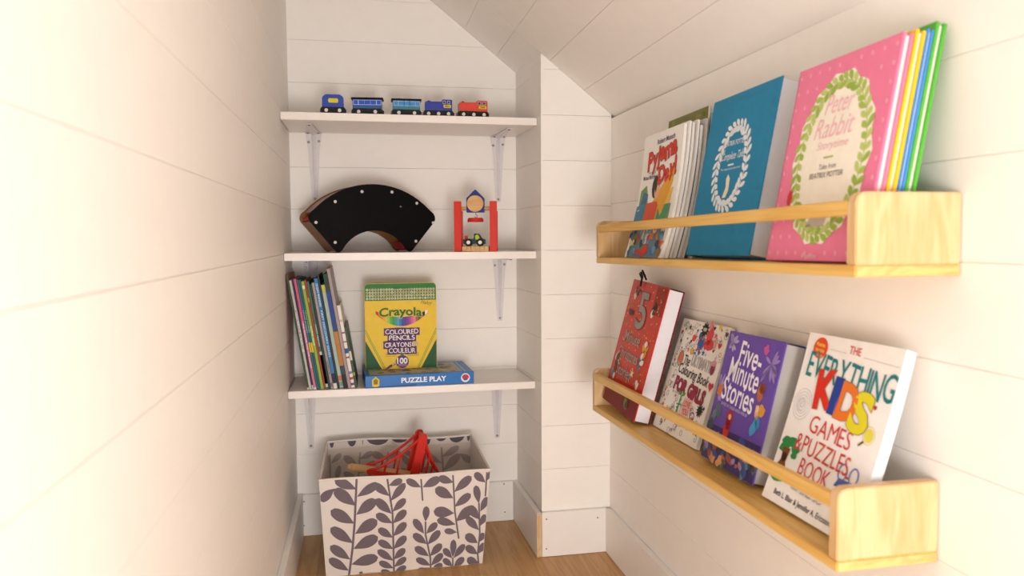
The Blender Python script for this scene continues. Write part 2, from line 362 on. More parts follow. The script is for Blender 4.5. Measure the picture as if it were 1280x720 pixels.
class Print:
    """shapes on a page of size w x h; surf(x,z,lift) maps page to local space"""
    def __init__(s, surf): s.surf = surf; s.mb = {}; s.n = 0; s.depth = 0
    def shift(s, dx, dz):
        f = s.surf; s.surf = lambda x, z, l: f(x+dx, z+dz, l)
    def poly(s, pts, col, layer=1, group='cover_picture', rough=.45):
        mb = s.mb.setdefault(group, MB())
        lift = .00015*layer+.0002
        mb.add([s.surf(x, z, lift) for x, z in pts], [tuple(range(len(pts)))], flat(col, rough))
    def grid(s, x0, x1, z0, z1, col, layer=1, n=12, group='cover_picture'):
        for i in range(n):
            a, b = z0+(z1-z0)*i/n, z0+(z1-z0)*(i+1)/n
            s.poly([(x0, a), (x1, a), (x1, b), (x0, b)], col, layer, group)
    def ell(s, cx, cz, rx, rz, col, layer=1, n=16, rot=0, group='cover_picture', wob=0, seed=0):
        rr = random.Random(seed); c, d = math.cos(rot), math.sin(rot); pts = []
        for i in range(n):
            t = 2*math.pi*i/n; k = 1+wob*(rr.random()-.5)*2
            a, b = rx*k*math.cos(t), rz*k*math.sin(t); pts.append((cx+a*c-b*d, cz+a*d+b*c))
        s.poly(pts, col, layer, group)
    def ring(s, cx, cz, rx, rz, wd, col, layer=1, n=40, a0=0, a1=2*math.pi, group='cover_picture'):
        for i in range(n):
            t0, t1 = a0+(a1-a0)*i/n, a0+(a1-a0)*(i+1)/n
            s.poly([(cx+(rx+q)*math.cos(t), cz+(rz+q)*math.sin(t)) for q, t in ((-wd/2, t0), (wd/2, t0), (wd/2, t1), (-wd/2, t1))], col, layer, group)
    def leaf(s, b, t, wd, col, layer=1, group='cover_picture', n=7):
        b, t = Vector(b), Vector(t); d = t-b; q = Vector((-d.y, d.x)).normalized()*wd/2
        prof = [math.sin(math.pi*(i/n)**1.35)**.75 if 0 < i < n else 0 for i in range(n+1)]
        L = [b+d*(i/n)+q*prof[i] for i in range(n+1)]; Rr = [b+d*(i/n)-q*prof[i] for i in range(1, n)]
        s.poly([tuple(v) for v in L+Rr[::-1]], col, layer, group)
    def line(s, pts, wd, col, layer=1, group='cover_picture'):
        pts = [Vector(p) for p in pts]
        for a, b in zip(pts[:-1], pts[1:]):
            if (b-a).length < 1e-6: continue
            q = Vector((-(b-a).y, (b-a).x)).normalized()*wd/2
            s.poly([tuple(v) for v in (a+q, b+q, b-q, a-q)], col, layer, group)
    def star(s, cx, cz, r, col, layer=1, n=5, inner=.45, group='cover_picture', rot=0):
        s.poly([(cx+(r if i % 2 == 0 else r*inner)*math.sin(rot+math.pi*i/n), cz+(r if i % 2 == 0 else r*inner)*math.cos(rot+math.pi*i/n)) for i in range(2*n)], col, layer, group)
    def heart(s, cx, cz, r, col, layer=1, rot=0):
        c, d = math.cos(rot), math.sin(rot); pts = []
        for i in range(16):
            t = 2*math.pi*i/16; x = r*math.sin(t)**3; z = r*(13*math.cos(t)-5*math.cos(2*t)-2*math.cos(3*t)-math.cos(4*t))/16
            pts.append((cx+x*c-z*d, cz+x*d+z*c))
        s.poly(pts, col, layer)
    def text(s, st, cx, cz, wd, ht, col, layer=3, bold=0, rot=0, shear=0, group='title_lettering', jit=0, outline=None, ow=.012, seed=1, arc=0, rough=.45):
        """fit string into wd x ht box centred on cx,cz"""
        if s.depth == 0: s.n += 1
        if outline:
            s.depth = 1; s.text(st, cx, cz, wd*1.0, ht*1.0, outline, layer-1, bold+ow, rot, shear, group, jit, None, 0, seed, arc, rough); s.depth = 0
        rr = random.Random(seed)
        v0, _ = text_letters(st, 0, jit, seed) if jit else text_shape(st, 0)
        xs = [v.x for v in v0]; zs = [v.y for v in v0]
        x0, x1, z0, z1 = min(xs), max(xs), min(zs), max(zs)
        vs, fs = text_letters(st, bold, jit, seed) if jit else text_shape(st, bold)
        sx, sz = wd/max(x1-x0, 1e-6), ht/max(z1-z0, 1e-6)
        mx, mz = (x0+x1)/2, (z0+z1)/2; c, d = math.cos(rot), math.sin(rot)
        mb = s.mb.setdefault(group+'#%d' % s.n, MB()); lift = .00015*layer+.0002; out = []
        for v in vs:
            x, z = (v.x-mx)*sx, (v.y-mz)*sz
            if arc: z -= arc*(2*x/wd)**2
            x += shear*z
            out.append(s.surf(cx+x*c-z*d, cz+x*d+z*c, lift))
        mb.add(out, fs, flat(col, rough))
    def build(s, parent):
        for g, mb in s.mb.items():
            o = mb.build(g.split('#')[0], None, parent)
            if g in ('cover_picture', 'lid_picture', 'pencil_ends', 'leaf_print', 'small_print', 'spine_print', 'inner_hem'): o['kind'] = 'stuff'

# ------------------------------------------------------------------ toy train on the top shelf
def train(kind, body, px0, px1, label, y=-.216, rz=0, dark='151416', plate=None):
    zt = SH[0][0]; a, b = onY(px0, 139, y), onY(px1, 139, y); L = b.x-a.x; cx = (a.x+b.x)/2
    name = 'toy_locomotive' if kind == 'loco' else 'toy_train_wagon'
    t = thing(name, label, 'toy train', (cx, y, zt+.0003), rz, 'toy train on the top shelf'); h = L/2; D = .017
    ck = flat(dark, .4); bc_ = flat(body, .3, coat=.3)
    ch = MB().box(-h*.93, h*.93, -D, D, .004, .0165).build('chassis', ck, t, bevel=.002)
    for s in (-1, 1): MB().box(-h*.86, h*.86, s*D-.0025 if s < 0 else s*D, s*D if s < 0 else s*D+.0025, .0075, .0165).build('side_frame', ck, t, bevel=.001)
    for s in (-1, 1): MB().cyl((s*h*.93, 0, .0095), (s*h, 0, .0095), .0045, 12).build('coupling', M['metal'] if s < 0 else ck, t)
    n = 3 if kind == 'loco' else 2
    for i in range(n):
        x = (-.62+1.24*i/(n-1))*h if n == 3 else (-.5+i)*h
        for s in (-1, 1):
            wv = MB().cyl((x, s*D, .0075), (x, s*(D+.004), .0075), .0075, 16).build('wheel', ck, t, bevel=.0008)
            MB().cyl((x, s*(D+.004), .0075), (x, s*(D+.0052), .0075), .0046, 14).build('hub', flat('d9d2c6', .5), wv)
    yf = -D-.0006
    if kind == 'tender':
        p = [(-h*.82, .014), (h*.82, .014), (h*.8, .042), (h*.55, .049), (-h*.55, .049), (-h*.8, .042)]
        MB().prism(p, -D, D, 'y').build('body', bc_, t, bevel=.0015)
        q = [(-.012, .033), (-.010, .0385), (.012, .0385), (.014, .033), (.012, .0275), (-.010, .0275)]
        MB().prism(q, yf, -D+.001, 'y').build('name_plate', flat('d8c91e', .5), t)
    elif kind == 'coach':
        MB().box(-h*.88, h*.88, -D, D, .014, .04).build('body', bc_, t, bevel=.001)
        MB().prism([(-D-.003, .040), (D+.003, .040), (D+.001, .045), (0, .047), (-D-.001, .045)], -h*.97, h*.97, 'x').build('roof', ck, t, bevel=.0006)
        MB().box(-h*.86, h*.86, yf, -D, .0165, .0245).build('lower_stripe', flat('3c7f8c' if dark == '151416' and 'pale' in label else '355f96', .4), t)
        fr = flat('b9c9dd', .5); pane = flat('3f8fd6' if 'pale' in label else '3158c4', .3)
        for x0, x1 in ((-.80, -.55), (-.50, -.17), (-.14, .19), (.22, .55), (.60, .84)):
            f = MB().box(h*x0-.0012, h*x1+.0012, yf-.0002, -D, .0255, .0385).build('window_frame', fr, t)
            MB().box(h*x0, h*x1, yf-.0006, -D, .0268, .0372).build('pane', pane, f)
    else:
        MB().box(-h*.84, h*.28, -D, D, .0165, .0405).build('boiler', bc_, t, bevel=.0018)
        MB().box(h*.22, h*.86, -D, D, .014, .046).build('cab', bc_, t, bevel=.0015)
        MB().cyl((-h*.58, 0, .039), (-h*.58, 0, .0445), .004, 12).build('chimney', ck, t)
        for x in (.36, .64):
            f = MB().box(h*(x-.10), h*(x+.10), yf-.0002, -D, .0335, .0425).build('window_frame', flat('9a97a6', .5), t)
            MB().cyl((h*x, yf-.0006, .038), (h*x, -D, .038), .0028, 12).build('pane', flat('2b2b2e', .3), f)
        q = [(h*.30, .0275), (h*.34, .0315), (h*.76, .0315), (h*.80, .0275), (h*.76, .0235), (h*.34, .0235)]
        MB().prism(q, yf-.0004, -D, 'y').build('number_plate', flat('d8c91e', .5), t)
        P = Print(lambda x, z, l: (x, yf-.0004-l, z)); P.text(plate, h*.55, .0275, .013, .0045, '3a3210', 2, .02, group='number'); P.build(t)
    return t
train('tender', '1f3fa8', 400, 433, 'small blue train wagon with a yellow plate and cut corners', -.219, 0)
train('coach', '2c4fae', 439, 480, 'dark blue passenger wagon with black roof beside the yellow-plated wagon', -.210, R(-5))
train('coach', '2f6fae', 488.5, 527, 'pale blue passenger wagon with black roof coupled to the blue locomotive', -.209, 0)
train('loco', '1b2f9c', 528, 567.5, 'blue wooden toy locomotive with a yellow number plate', -.208, R(-3), plate='441')
train('loco', 'd9402c', 570, 611, 'red wooden toy locomotive at the end of the train', -.209, R(2), plate='208')

# ------------------------------------------------------------------ black arch toy on the middle shelf
z2 = SH[1][0]
AT = 17
t = thing('arch_toy', 'black fan-shaped arch toy with white screws and brown wooden sides', 'toy', (.221, -.131, z2), R(AT))
def arch_poly(k=1.0, n=20, cut=0):
    pts = []; zc, ro = -.040, .2245*k
    for i in range(n+1):
        x = -.162*k+.324*k*i/n; pts.append((x, zc+math.sqrt(ro*ro-x*x)))
    # outer right corner rounded -> foot -> inner arc -> left
    corner = [(.172, .107), (.1765, .099), (.1775, .091), (.1745, .083)]
    pts += corner+[(.108, .004), (.102, .0004), (.096, .002)]
    ri, zi = .104, -.045
    for i in range(n+1):
        x = .090-.180*i/n; pts.append((x, zi+math.sqrt(ri*ri-x*x)))
    pts += [(-.096, .002), (-.102, .0004), (-.108, .004)]+[(-x, z) for x, z in corner[::-1]]
    return pts
pl = arch_poly()
bk = flat('060608', .5, spec=.1)
fp = MB().prism(pl, -.045, -.039, 'y').build('front_panel', bk, t, bevel=.001)
MB().prism(pl, .058, .066, 'y').build('back_panel', M['brown'], t, bevel=.001)
def band(r, zc, x0, x1, th, y0, y1, n=22):
    mb = MB(); vs = []
    for i in range(n+1):
        x = x0+(x1-x0)*i/n; q = math.sqrt(r*r-x*x); nx, nz = x/r, q/r
        for rr in (0, -th):
            for y in (y0, y1): vs.append((x+nx*rr, y, zc+q+nz*rr))
    fs = []
    for i in range(n):
        a, b = i*4, i*4+4
        fs += [(a, b, b+1, a+1), (a+2, a+3, b+3, b+2), (a, a+2, b+2, b), (a+1, b+1, b+3, a+3)]
    fs += [(0, 1, 3, 2), (n*4, n*4+2, n*4+3, n*4+1)]
    return mb.add(vs, fs)
band(.221, -.040, -.164, .164, .006, -.039, .058).build('curved_top', M['brown'], t, smooth=True)
for s in (-1, 1):
    e = MB().prism([(s*.172, .082), (s*.106, .005), (s*.100, .010), (s*.165, .087)], -.039, .058, 'y').build('end_board', M['brown'], t)
    MB().prism([(s*.1715, .0905), (s*.1635, .097), (s*.161, .092), (s*.169, .086)], -.037, .056, 'y').build('red_strip', flat('c23a1e', .5), e)
    MB().prism([(s*.101, .004), (s*.091, .008), (s*.089, .026), (s*.096, .016)], -.02, .057, 'y').build('red_block', flat('c22a28', .5), t)
for px, py in [(395, 278), (419, 252), (452.5, 239.5), (490, 240), (521, 254), (541.5, 278.5), (419, 303), (520, 301.5)]:
    inv = t.matrix_basis.inverted() if False else (Matrix.Translation(t.location) @ t.rotation_euler.to_matrix().to_4x4()).inverted()
    n = (math.sin(R(AT)), -math.cos(R(AT)), 0)
    c = Vector(n).dot(Vector(t.location))+.045
    q = inv @ hit(px, py, n, c)
    MB().cyl((q.x, -.045, q.z), (q.x, -.0466, q.z), .0042, 14, .003).build('screw', flat('d9d6cf', .35), fp)
MB().cyl((.075, -.045, .125), (.075, -.0458, .125), .0022, 10).build('peg_hole', flat('8d8a86', .5), fp)

# ------------------------------------------------------------------ red crane-like toy stand with truck
y0 = -.205
t = thing('toy_stand', 'red wooden toy stand with blue house block on a dowel', 'toy', (.507, y0, z2+.0003), R(-13))
red = flat('d2301f', .4); 
for s, x in ((-1, -.0475), (1, .0495)):
    for y in (-.016, .022):
        MB().box(x-.010, x+.0095, y-.008, y+.008, 0, .137 if y < 0 else .112).build('post', red, t, bevel=.0012)
    MB().box(x-.006, x+.006, -.008, .014, .112, .124).build('bearing_block', red, t, bevel=.001)
MB().cyl((-.052, .004, .118), (.054, .004, .118), .0055, 14).build('dowel', M['toywood'], t, smooth=True)
for i in range(6):
    MB().box(-.036+i*.0121, -.0243+i*.0121, -.024, .03, 0, .0145).build('plank', M['toywood'], t, bevel=.0008)
hs = MB().prism([(-.025, .107), (.024, .107), (.024, .146), (-.0005, .170), (-.025, .146)], -.006, .016, 'y').build('house_block', flat('1f3488', .4), t, bevel=.001)
MB().cyl((-.0005, -.006, .131), (-.0005, -.0125, .131), .0225, 28).build('wooden_disc', M['toywood'], t, bevel=.0008)
MB().tube([(0, .004, .107), (0, .004, .101), (.004, .004, .098), (.003, .004, .093), (-.002, .004, .094), (-.002, .004, .097)], .0012).build('hook', M['metal'], t)
MB().cyl((-.001, .004, .0925), (-.001, .004, .081), .0205, 24, .023).build('magnet_disc', flat('cc2f24', .4), t, bevel=.0015)
tr = thing('toy_truck', 'small green toy truck with black wheels inside red stand', 'toy truck', (.503, y0+.002, z2+.0150), R(-13))
gr = flat('1d3b33', .4)
MB().prism([(-.030, .006), (.031, .006), (.031, .018), (.022, .021), (.014, .034), (.0, .035), (-.002, .020), (-.030, .019)], -.010, .010, 'y').build('body', gr, tr, bevel=.001)
MB().prism([(.003, .028), (.006, .031), (.011, .031), (.0155, .023), (.012, .018), (.004, .0185)], -.0115, -.0095, 'y').build('window', flat('b6c934', .5), tr)
MB().cyl((-.022, 0, .0185), (-.022, 0, .029), .0042, 12).build('chimney', red, tr)
for x in (-.015, .017):
    for s in (-1, 1):
        o = MB().cyl((x, s*.010, .0105), (x, s*.0165, .0105), .0105, 20).build('wheel', flat('141414', .6), tr, bevel=.001)
        MB().cyl((x, s*.0165, .0105), (x, s*.0178, .0105), .0052, 14).build('hub', flat('e6e2da', .5), o)

# ------------------------------------------------------------------ row of thin books on the lowest shelf
z3 = SH[2][0]
LEAN = R(-8.9)
def shelf_book(x, th, h, dep, spine, label, front=None, yf=-.208, bands=(), txt=None, paper=None, name='thin_book'):
    mt = Matrix.Translation((x, yf, z3+.0004)) @ Matrix.Rotation(LEAN, 4, 'Y')
    t = thing(name, label, 'book', mat=mt, group='thin books leaning on the lowest shelf')
    c = flat(spine, .4); fc = flat(front or spine, .4); q = min(.0012, th*.2)
    MB().box(0, q, .0004, dep, 0, h).build('front_cover', fc, t)
    MB().box(th-q, th, .0004, dep, 0, h).build('back_cover', fc, t)
    MB().box(0, th, 0, .0012, 0, h).build('spine', c, t, bevel=.0005, seg=1)
    MB().box(q, th-q, .0013, dep-.002, .002, h-.003).build('pages', paper or M['pgx'], t)
    P = Print(lambda a, z, l: (a, -l, z))
    for b0_, b1_, col in bands: P.poly([(.0002, b0_*h), (th-.0002, b0_*h), (th-.0002, b1_*h), (.0002, b1_*h)], col, 1, 'spine_print')
    if txt:
        for s_, zc, ln, col in txt: P.text(s_, th*.5, zc*h, ln*h, th*.5, col, 2, .01, R(-90), group='spine_lettering')
    P.build(t)
    return t
BK = [  # thickness, height, spine, label, cover, bands, text
 (.0052, .312, '1f4a33', 'dark green spined thin book leaning against the left wall', 'b5652a', [(.0, .02, 'b9c4ae')], None),
 (.0062, .296, 'b9b3ad', 'thin grey spined book second in the leaning row', None, [(.35, .72, 'd6d0c8')], [('BIRTHDAYS AND MORE STORIES', .55, .35, '4a4640')]),
 (.0046, .300, '20223a', 'thin navy book between grey and pink books', None, [(.0, .04, 'c9c5bd')], None),
 (.0062, .300, 'd0507f', 'thin pink spined book in the leaning row', None, [(.02, .62, 'c87391'), (.0, .02, 'd9d2c8')], [('THE PRINCESS AND THE CASTLE', .40, .40, 'efe6e6')]),
 (.0050, .298, '1f6a6c', 'thin teal book with yellow band beside the pink one', None, [(.34, .43, 'd9c21f')], [('LITTLE STORIES', .62, .2, 'b7d3cf')]),
 (.0050, .297, '18595f', 'darker teal book with yellow band beside the lime book', None, [(.34, .43, 'd9c21f')], [('LITTLE STORIES', .62, .2, 'b7d3cf')]),
 (.0072, .293, '8fae35', 'lime green spined thin book', None, [(.93, .96, 'e3ddbd')], [('ANIMAL TALES', .5, .18, 'f3f0dd')]),
 (.0046, .296, 'b3322a', 'thin red spined book beside the lime green one', None, [(.80, .84, 'd98a2b')], None),
 (.0064, .293, '2c6344', 'green spined book right of the red one', None, [(.02, .35, 'b9c9b9'), (.05, .32, '2c6344')], [('FOREST FRIENDS', .5, .2, 'd7e0cf')]),
 (.0050, .285, '262b33', 'slim black book beside the green one', None, [], None),
 (.0068, .289, '9b938d', 'dusty grey spined book beside the blue spine', None, [(.02, .06, '6f6862')], [('SCIENCE', .2, .12, '4b4540')]),
 (.0094, .300, '2a74ad', 'bright blue spined book with white vertical title', None, [(.0, .05, 'd9d4cc'), (.05, .14, '1a1c33')], [('OCEAN WONDERS', .85, .21, 'e6eef2'), ('FIRST DISCOVERY SERIES', .50, .42, 'cfe0ea')]),
 (.0044, .308, '1c2b26', 'slim tall black book behind the blue spine', None, [], None),
 (.0098, .282, 'aebcae', 'pale grey-green spined book with yellow top', None, [(.93, 1.0, 'c9bf52'), (.02, .06, '7d8f86'), (.07, .12, 'c8724d')], None),
 (.0110, .311, '1e3a4a', 'dark book with blue and orange patterned spine', None, [(.86, 1.0, '16402c'), (.52, .84, '213f8d'), (.20, .50, 'b67a2c'), (.0, .12, '161616')], None),
 (.0082, .326, 'a3918f', 'tall mauve grey book, highest of the leaning row', '8d7d7a', [], None),
]
x = .0495
for th, h, sp, lab, fr, bands, txt in BK:
    shelf_book(x, th, h, .195, sp, lab, fr, yf=-.210+random.uniform(-.003, .006), bands=bands, txt=txt)
    x += th/math.cos(LEAN)+.0006
o = shelf_book(x, .0088, .226, .18, 'e3ddd6', 'short white book with scribbled coloured spine', None, bands=[(.03, .06, '7a3b6a'), (.10, .13, 'b5493c'), (.17, .20, '7a7f9a'), (.36, .38, '8c4a3a'), (.42, .48, '2c4f93'), (.55, .57, 'b58a6a'), (.66, .68, '9a5a7a'), (.80, .83, 'c9b7a8')])
x += .0096
shelf_book(x, .0062, .168, .17, '33492f', 'shortest dark green book at the end of the leaning row', None, bands=[(.45, .6, 'c9cdb2'), (.2, .25, '8d9a4a')])

# ------------------------------------------------------------------ puzzle box and pencil box
pa, pb = onZ(457, 486, z3), onZ(592.5, 479, z3)
ang = math.atan2(pb.y-pa.y, pb.x-pa.x); PW = (pb-pa).length; PD = .185; PH = .033
t = thing('puzzle_box', 'flat blue puzzle box lying under the yellow pencil box', 'box', (pa.x, pa.y, z3+.0003), ang)
MB().box(0, PW, 0, PD, 0, PH).build('box_body', flat('2f74bd', .35), t, bevel=.001)
P = Print(lambda a, z, l: (a, -l, z))
P.text('PUZZLE PLAY', PW*.53, PH*.53, PW*.41, PH*.40, 'f2f4f4', 3, .03)
P.poly([(.018, .005), (.027, .002), (.036, .005), (.037, .022), (.027, .031), (.017, .022)], 'e2c52b', 1, 'maker_sticker')
P.poly([(.022, .010), (.032, .010), (.033, .021), (.027, .026), (.021, .021)], '8a7b22', 2, 'maker_sticker')
P.ell(PW-.024, PH*.5, .0125, .0125, 'e9e4e0', 1, 20, group='round_logo')
P.ell(PW-.024, PH*.56, .0095, .0075, 'c23a44', 2, 20, group='round_logo'); P.ell(PW-.024, PH*.36, .006, .003, '355fa8', 3, 14, group='round_logo')
P.poly([(.001, .0004), (PW*.45, .0004), (PW*.47, .006), (.001, .003)], '24589a', 1, 'dark_stripe')  # darker blue wedge along the lower left of the box front
P.build(t)
P = Print(lambda a, z, l: (a, z, PH+l))
P.poly([(.012, .012), (PW-.030, .012), (PW-.030, PD-.012), (.012, PD-.012)], 'a8b0a6', 1, 'lid_picture')
rr = random.Random(3)
for i in range(70):
    a, b = rr.uniform(.022, PW-.045), rr.uniform(.02, PD-.024)
    P.ell(a, b, rr.uniform(.006, .015), rr.uniform(.004, .010), rr.choice(['b98a4a', '4f6f9a', 'c9a23a', '7a9a5a', 'b5694a', '9aa7a5', '5a4a3a', 'd0b98a']), 2+i % 4, 9, rr.uniform(0, 3), 'lid_picture', .3, i)
P.poly([(PW-.026, .006), (PW-.020, .006), (PW-.020, PD-.006), (PW-.026, PD-.006)], '8fb7d9', 1, 'lid_picture')
P.build(t)

za = z3+PH+.0009
ca, cb = onY(457, 463, -.13), onY(546.5, 462, -.13)
CW = cb.x-ca.x; CH = .2425; CD = .034
t = thing('pencil_box', 'tall yellow and green box of coloured pencils standing on the puzzle box', 'box', (ca.x, -.13, za), R(1))
pts = [(0, 0), (CW, 0), (CW, CH-.011), (CW-.0016, CH-.005), (CW-.005, CH-.0014), (CW-.011, CH), (.011, CH), (.005, CH-.0014), (.0016, CH-.005), (0, CH-.011)]
MB().prism(pts, 0, CD, 'y').build('carton', flat('e8c21c', .4), t, bevel=.0012)
P = Print(lambda a, z, l: (a, -l, z))
G = '1d7a35'
P.poly([(.001, CH*.80), (CW-.001, CH*.80), (CW-.001, CH-.011), (CW-.0025, CH-.0055), (CW-.0055, CH-.0022), (CW-.011, CH-.001), (.011, CH-.001), (.0055, CH-.0022), (.0025, CH-.0055), (.001, CH-.011)], G, 1, 'green_band')
P.poly([(.001, .001), (.045, .001), (.001, .082)], '14532a', 1, 'green_corner#a')
P.poly([(CW-.001, .001), (CW-.045, .001), (CW-.001, .082)], '14532a', 1, 'green_corner#b')
for s in (0, 1):
    for k_ in (.004, .008):
        q = [(.047+k_, .001), (.0485+k_, .001), (.001, .098+k_*2.2), (.001, .095+k_*2.2)]
        P.poly([(CW-a, b) for a, b in q] if s else q, '3d8a3a', 1, 'green_stripe#%d%d' % (s, int(k_*1000)))
for r_ in range(4):
    for c_ in range(25):
        cx_, cz_ = .0075+c_*(CW-.015)/24, CH*.825+r_*.0083
        P.ell(cx_, cz_, .0033, .0037, random.choice(['d8c79a', 'cbb98a', 'e3d6b4']), 2, 8, group='pencil_ends')
        P.ell(cx_, cz_, .0014, .0016, random.choice(['7a5a3a', '9a4a3a', '4a5a7a', '3a6a4a', '8a7a3a', '6a4a6a', '3a3a3a']), 3, 6, group='pencil_ends')
P.poly([(CW*.40, CH*.935), (CW*.62, CH*.935), (CW*.62, CH*.955), (CW*.40, CH*.955)], '2f6a3a', 2, 'hang_slot')
# fan of pencil colours forming a smile under the name
cols = ['c0392b', 'd35425', 'e07b2c', 'e9a23a', 'cfc43a', '9abf3f', '5fae4a', '3a9a5a', '3f9a8a', '4f9fc9', '3f78bd', '3a4fa0', '5a3f9a', '7a3f93', 'a8478f', 'd0679a', 'd98a8a', 'a8683a', '7a4a2a', '8a7a6a', '222222', 'eeeeee']
n = len(cols); xa, xb = CW*.15, CW*.87
for i, c_ in enumerate(cols):
    f0, f1 = i/n, (i+1)/n
    def top(f): return CH*(.590+.078*(2*f-1)**2)
    def bot(f): return CH*(.500+.150*(2*f-1)**2)
    P.poly([(xa+(xb-xa)*f0, bot(f0)), (xa+(xb-xa)*f1, bot(f1)), (xa+(xb-xa)*f1, top(f1)+.004), (xa+(xb-xa)*f0, top(f0)+.004)], c_, 2, 'pencil_fan')
P.text('Crayola', CW*.497, CH*.660, CW*.585, CH*.125, '166a2c', 6, .03, outline='e8c21c', ow=.035, arc=.004)
P.text('Hailey', CW*.86, CH*.765, CW*.15, CH*.06, '3a3020', 3, -.008, R(-3), .3, 'handwritten_name', .2)
V = '5a2a6a'
for st, zc, wd, ht, seed in (('COLOURED', .435, .46, .062, 2), ('PENCILS', .365, .36, .06, 3), ('CRAYONS', .285, .37, .062, 4), ('COULEUR', .215, .37, .062, 5)):
    bx, n_ = CW*(.51 if st != 'CRAYONS' else .455), 9; rq = random.Random(seed)
    hw, hh_ = CW*wd*.5+.004, CH*ht*.5+.0035
    P.poly([(bx-hw+2*hw*i/n_, CH*zc-hh_+rq.uniform(-.001, .001)) for i in range(n_+1)]+[(bx+hw-2*hw*i/n_, CH*zc+hh_+rq.uniform(-.001, .001)) for i in range(n_+1)], V, 3, 'title_backing')
    P.text(st, CW*(.51 if st != 'CRAYONS' else .455), CH*zc, CW*wd, CH*ht, 'f4efe6', 5, .004, jit=.16, seed=seed)
P.text('DE', CW*.69, CH*.285, CW*.08, CH*.04, 'f4efe6', 5, .0, outline=V, ow=.05)
P.ell(CW*.51, CH*.085, .0185, .0185, V, 3, 24, group='count_badge')
P.text('100', CW*.51, CH*.095, CW*.14, CH*.065, 'f4efe6', 5, .03, group='count_badge')
for k_ in range(2): P.poly([(CW*.45, CH*(.05-.018*k_)), (CW*.57, CH*(.05-.018*k_)), (CW*.57, CH*(.058-.018*k_)), (CW*.45, CH*(.058-.018*k_))], 'b59aba', 4, 'count_badge')
P.poly([(CW*.49, CH*.16), (CW*.53, CH*.16), (CW*.535, CH*.18), (CW*.51, CH*.205), (CW*.485, CH*.18)], '1d7a35', 4, 'leaf_mark')
for sx in (-1, 1):
    for k_ in range(3):
        a = CW*(.51+sx*.155); P.poly([(a-CW*.08, CH*(.182-.016*k_)), (a+CW*.08, CH*(.182-.016*k_)), (a+CW*.08, CH*(.188-.016*k_)), (a-CW*.08, CH*(.188-.016*k_))], 'a08f2a', 2, 'small_print')
P.poly([(CW*.27, .001), (CW*.31, .001), (CW*.42, CH*.055), (CW*.40, CH*.075), (CW*.34, CH*.05)], V, 2, 'pencil_tip'); P.poly([(CW*.36, CH*.058), (CW*.375, CH*.035), (CW*.43, CH*.085)], 'd6a86a', 3, 'pencil_tip')
P.build(t)

# ------------------------------------------------------------------ leaf-print fabric basket with toy bridge
BX0, BX1, BYF, BYB, BHT = .083, .519, -.352, -.062, .270
t = thing('fabric_basket', 'white fabric storage basket printed with grey leaf branches', 'basket', (0, 0, .0006))
def fmap(a, b, lift=0, back=False):
    """front panel: a,b in 0..1 -> slight bulge and outward lean"""
    x = BX0+.010+(BX1-BX0-.026)*a + (b*(-.010*(1-a)+.016*a))
    zt = BHT*(1+.006*math.sin(8*a))
    y = BYF+.045*(1-b) - .006*math.sin(math.pi*a)*math.sin(math.pi*min(1, b*1.05)) - .0018*math.sin(9*a+4*b)*b - .0012*math.sin(17*a-3*b) - lift
    return (x, y, zt*b)
def bmap(a, b, lift=0):
    x = BX0+.010+(BX1-BX0-.026)*a + (b*(-.004*(1-a)+.006*a))
    return (x, BYB-.0 - lift-.004*b, (BHT+.022+.004*math.sin(math.pi*a*2))*b)
def lmap(a, b, lift=0):
    p, q = Vector(bmap(0, b)), Vector(fmap(0, b)); v = p.lerp(q, a); v.x -= lift+.004*math.sin(math.pi*a)*math.sin(math.pi*b); return tuple(v)
def rmap(a, b, lift=0):
    p, q = Vector(fmap(1, b)), Vector(bmap(1, b)); v = p.lerp(q, a); v.x += lift+.004*math.sin(math.pi*a)*math.sin(math.pi*b); return tuple(v)
def panel(name, fn, lift_out, m, nx=14, nz=12, th=.0035):
    vs = []; fs = []
    for s in (0, -th):
        for j in range(nz+1):
            for i in range(nx+1): vs.append(fn(i/nx, j/nz, s))
    K = (nx+1)*(nz+1)
    for j in range(nz):
        for i in range(nx):
            a = j*(nx+1)+i; fs += [(a, a+1, a+nx+2, a+nx+1), (a+K, a+K+nx+1, a+K+nx+2, a+K+1)]
    for i in range(nx):
        a = i; b = nz*(nx+1)+i; fs += [(a, a+K, a+K+1, a+1), (b, b+1, b+1+K, b+K)]
    for j in range(nz):
        a = j*(nx+1); b = a+nx; fs += [(a, a+nx+1, a+nx+1+K, a+K), (b, b+K, b+nx+1+K, b+nx+1)]
    return MB().add(vs, fs).build(name, m, t, smooth=True)
pf = panel('front_panel', fmap, 0, M['cloth'])
pb_ = panel('back_panel', lambda a, b, l=0: bmap(a, b, -l), 0, M['clothin'])
pl_ = panel('side_panel', lmap, 0, M['cloth']); pr_ = panel('side_panel', rmap, 0, M['cloth'])
MB().prism([fmap(0, 0)[:2], fmap(1, 0)[:2], bmap(1, 0)[:2], bmap(0, 0)[:2]], 0, .003, 'z').build('bottom_panel', M['clothin'], t)
# folded hem along the rim
def rim(fn, n=20): return [fn(i/n, .995, -.0017) for i in range(n+1)]
hem = rim(fmap)+[rmap(i/10, .995, -.0017) for i in range(1, 11)]
MB().tube(rim(fmap), .0032).build('hem', M['cloth'], t, smooth=True)
MB().tube([bmap(i/20, .995, .0017) for i in range(21)], .0032).build('hem', M['cloth'], t, smooth=True)
MB().tube([lmap(i/10, .995, -.0017) for i in range(11)], .0032).build('hem', M['cloth'], t, smooth=True)
MB().tube([rmap(i/10, .995, -.0017) for i in range(11)], .0032).build('hem', M['cloth'], t, smooth=True)
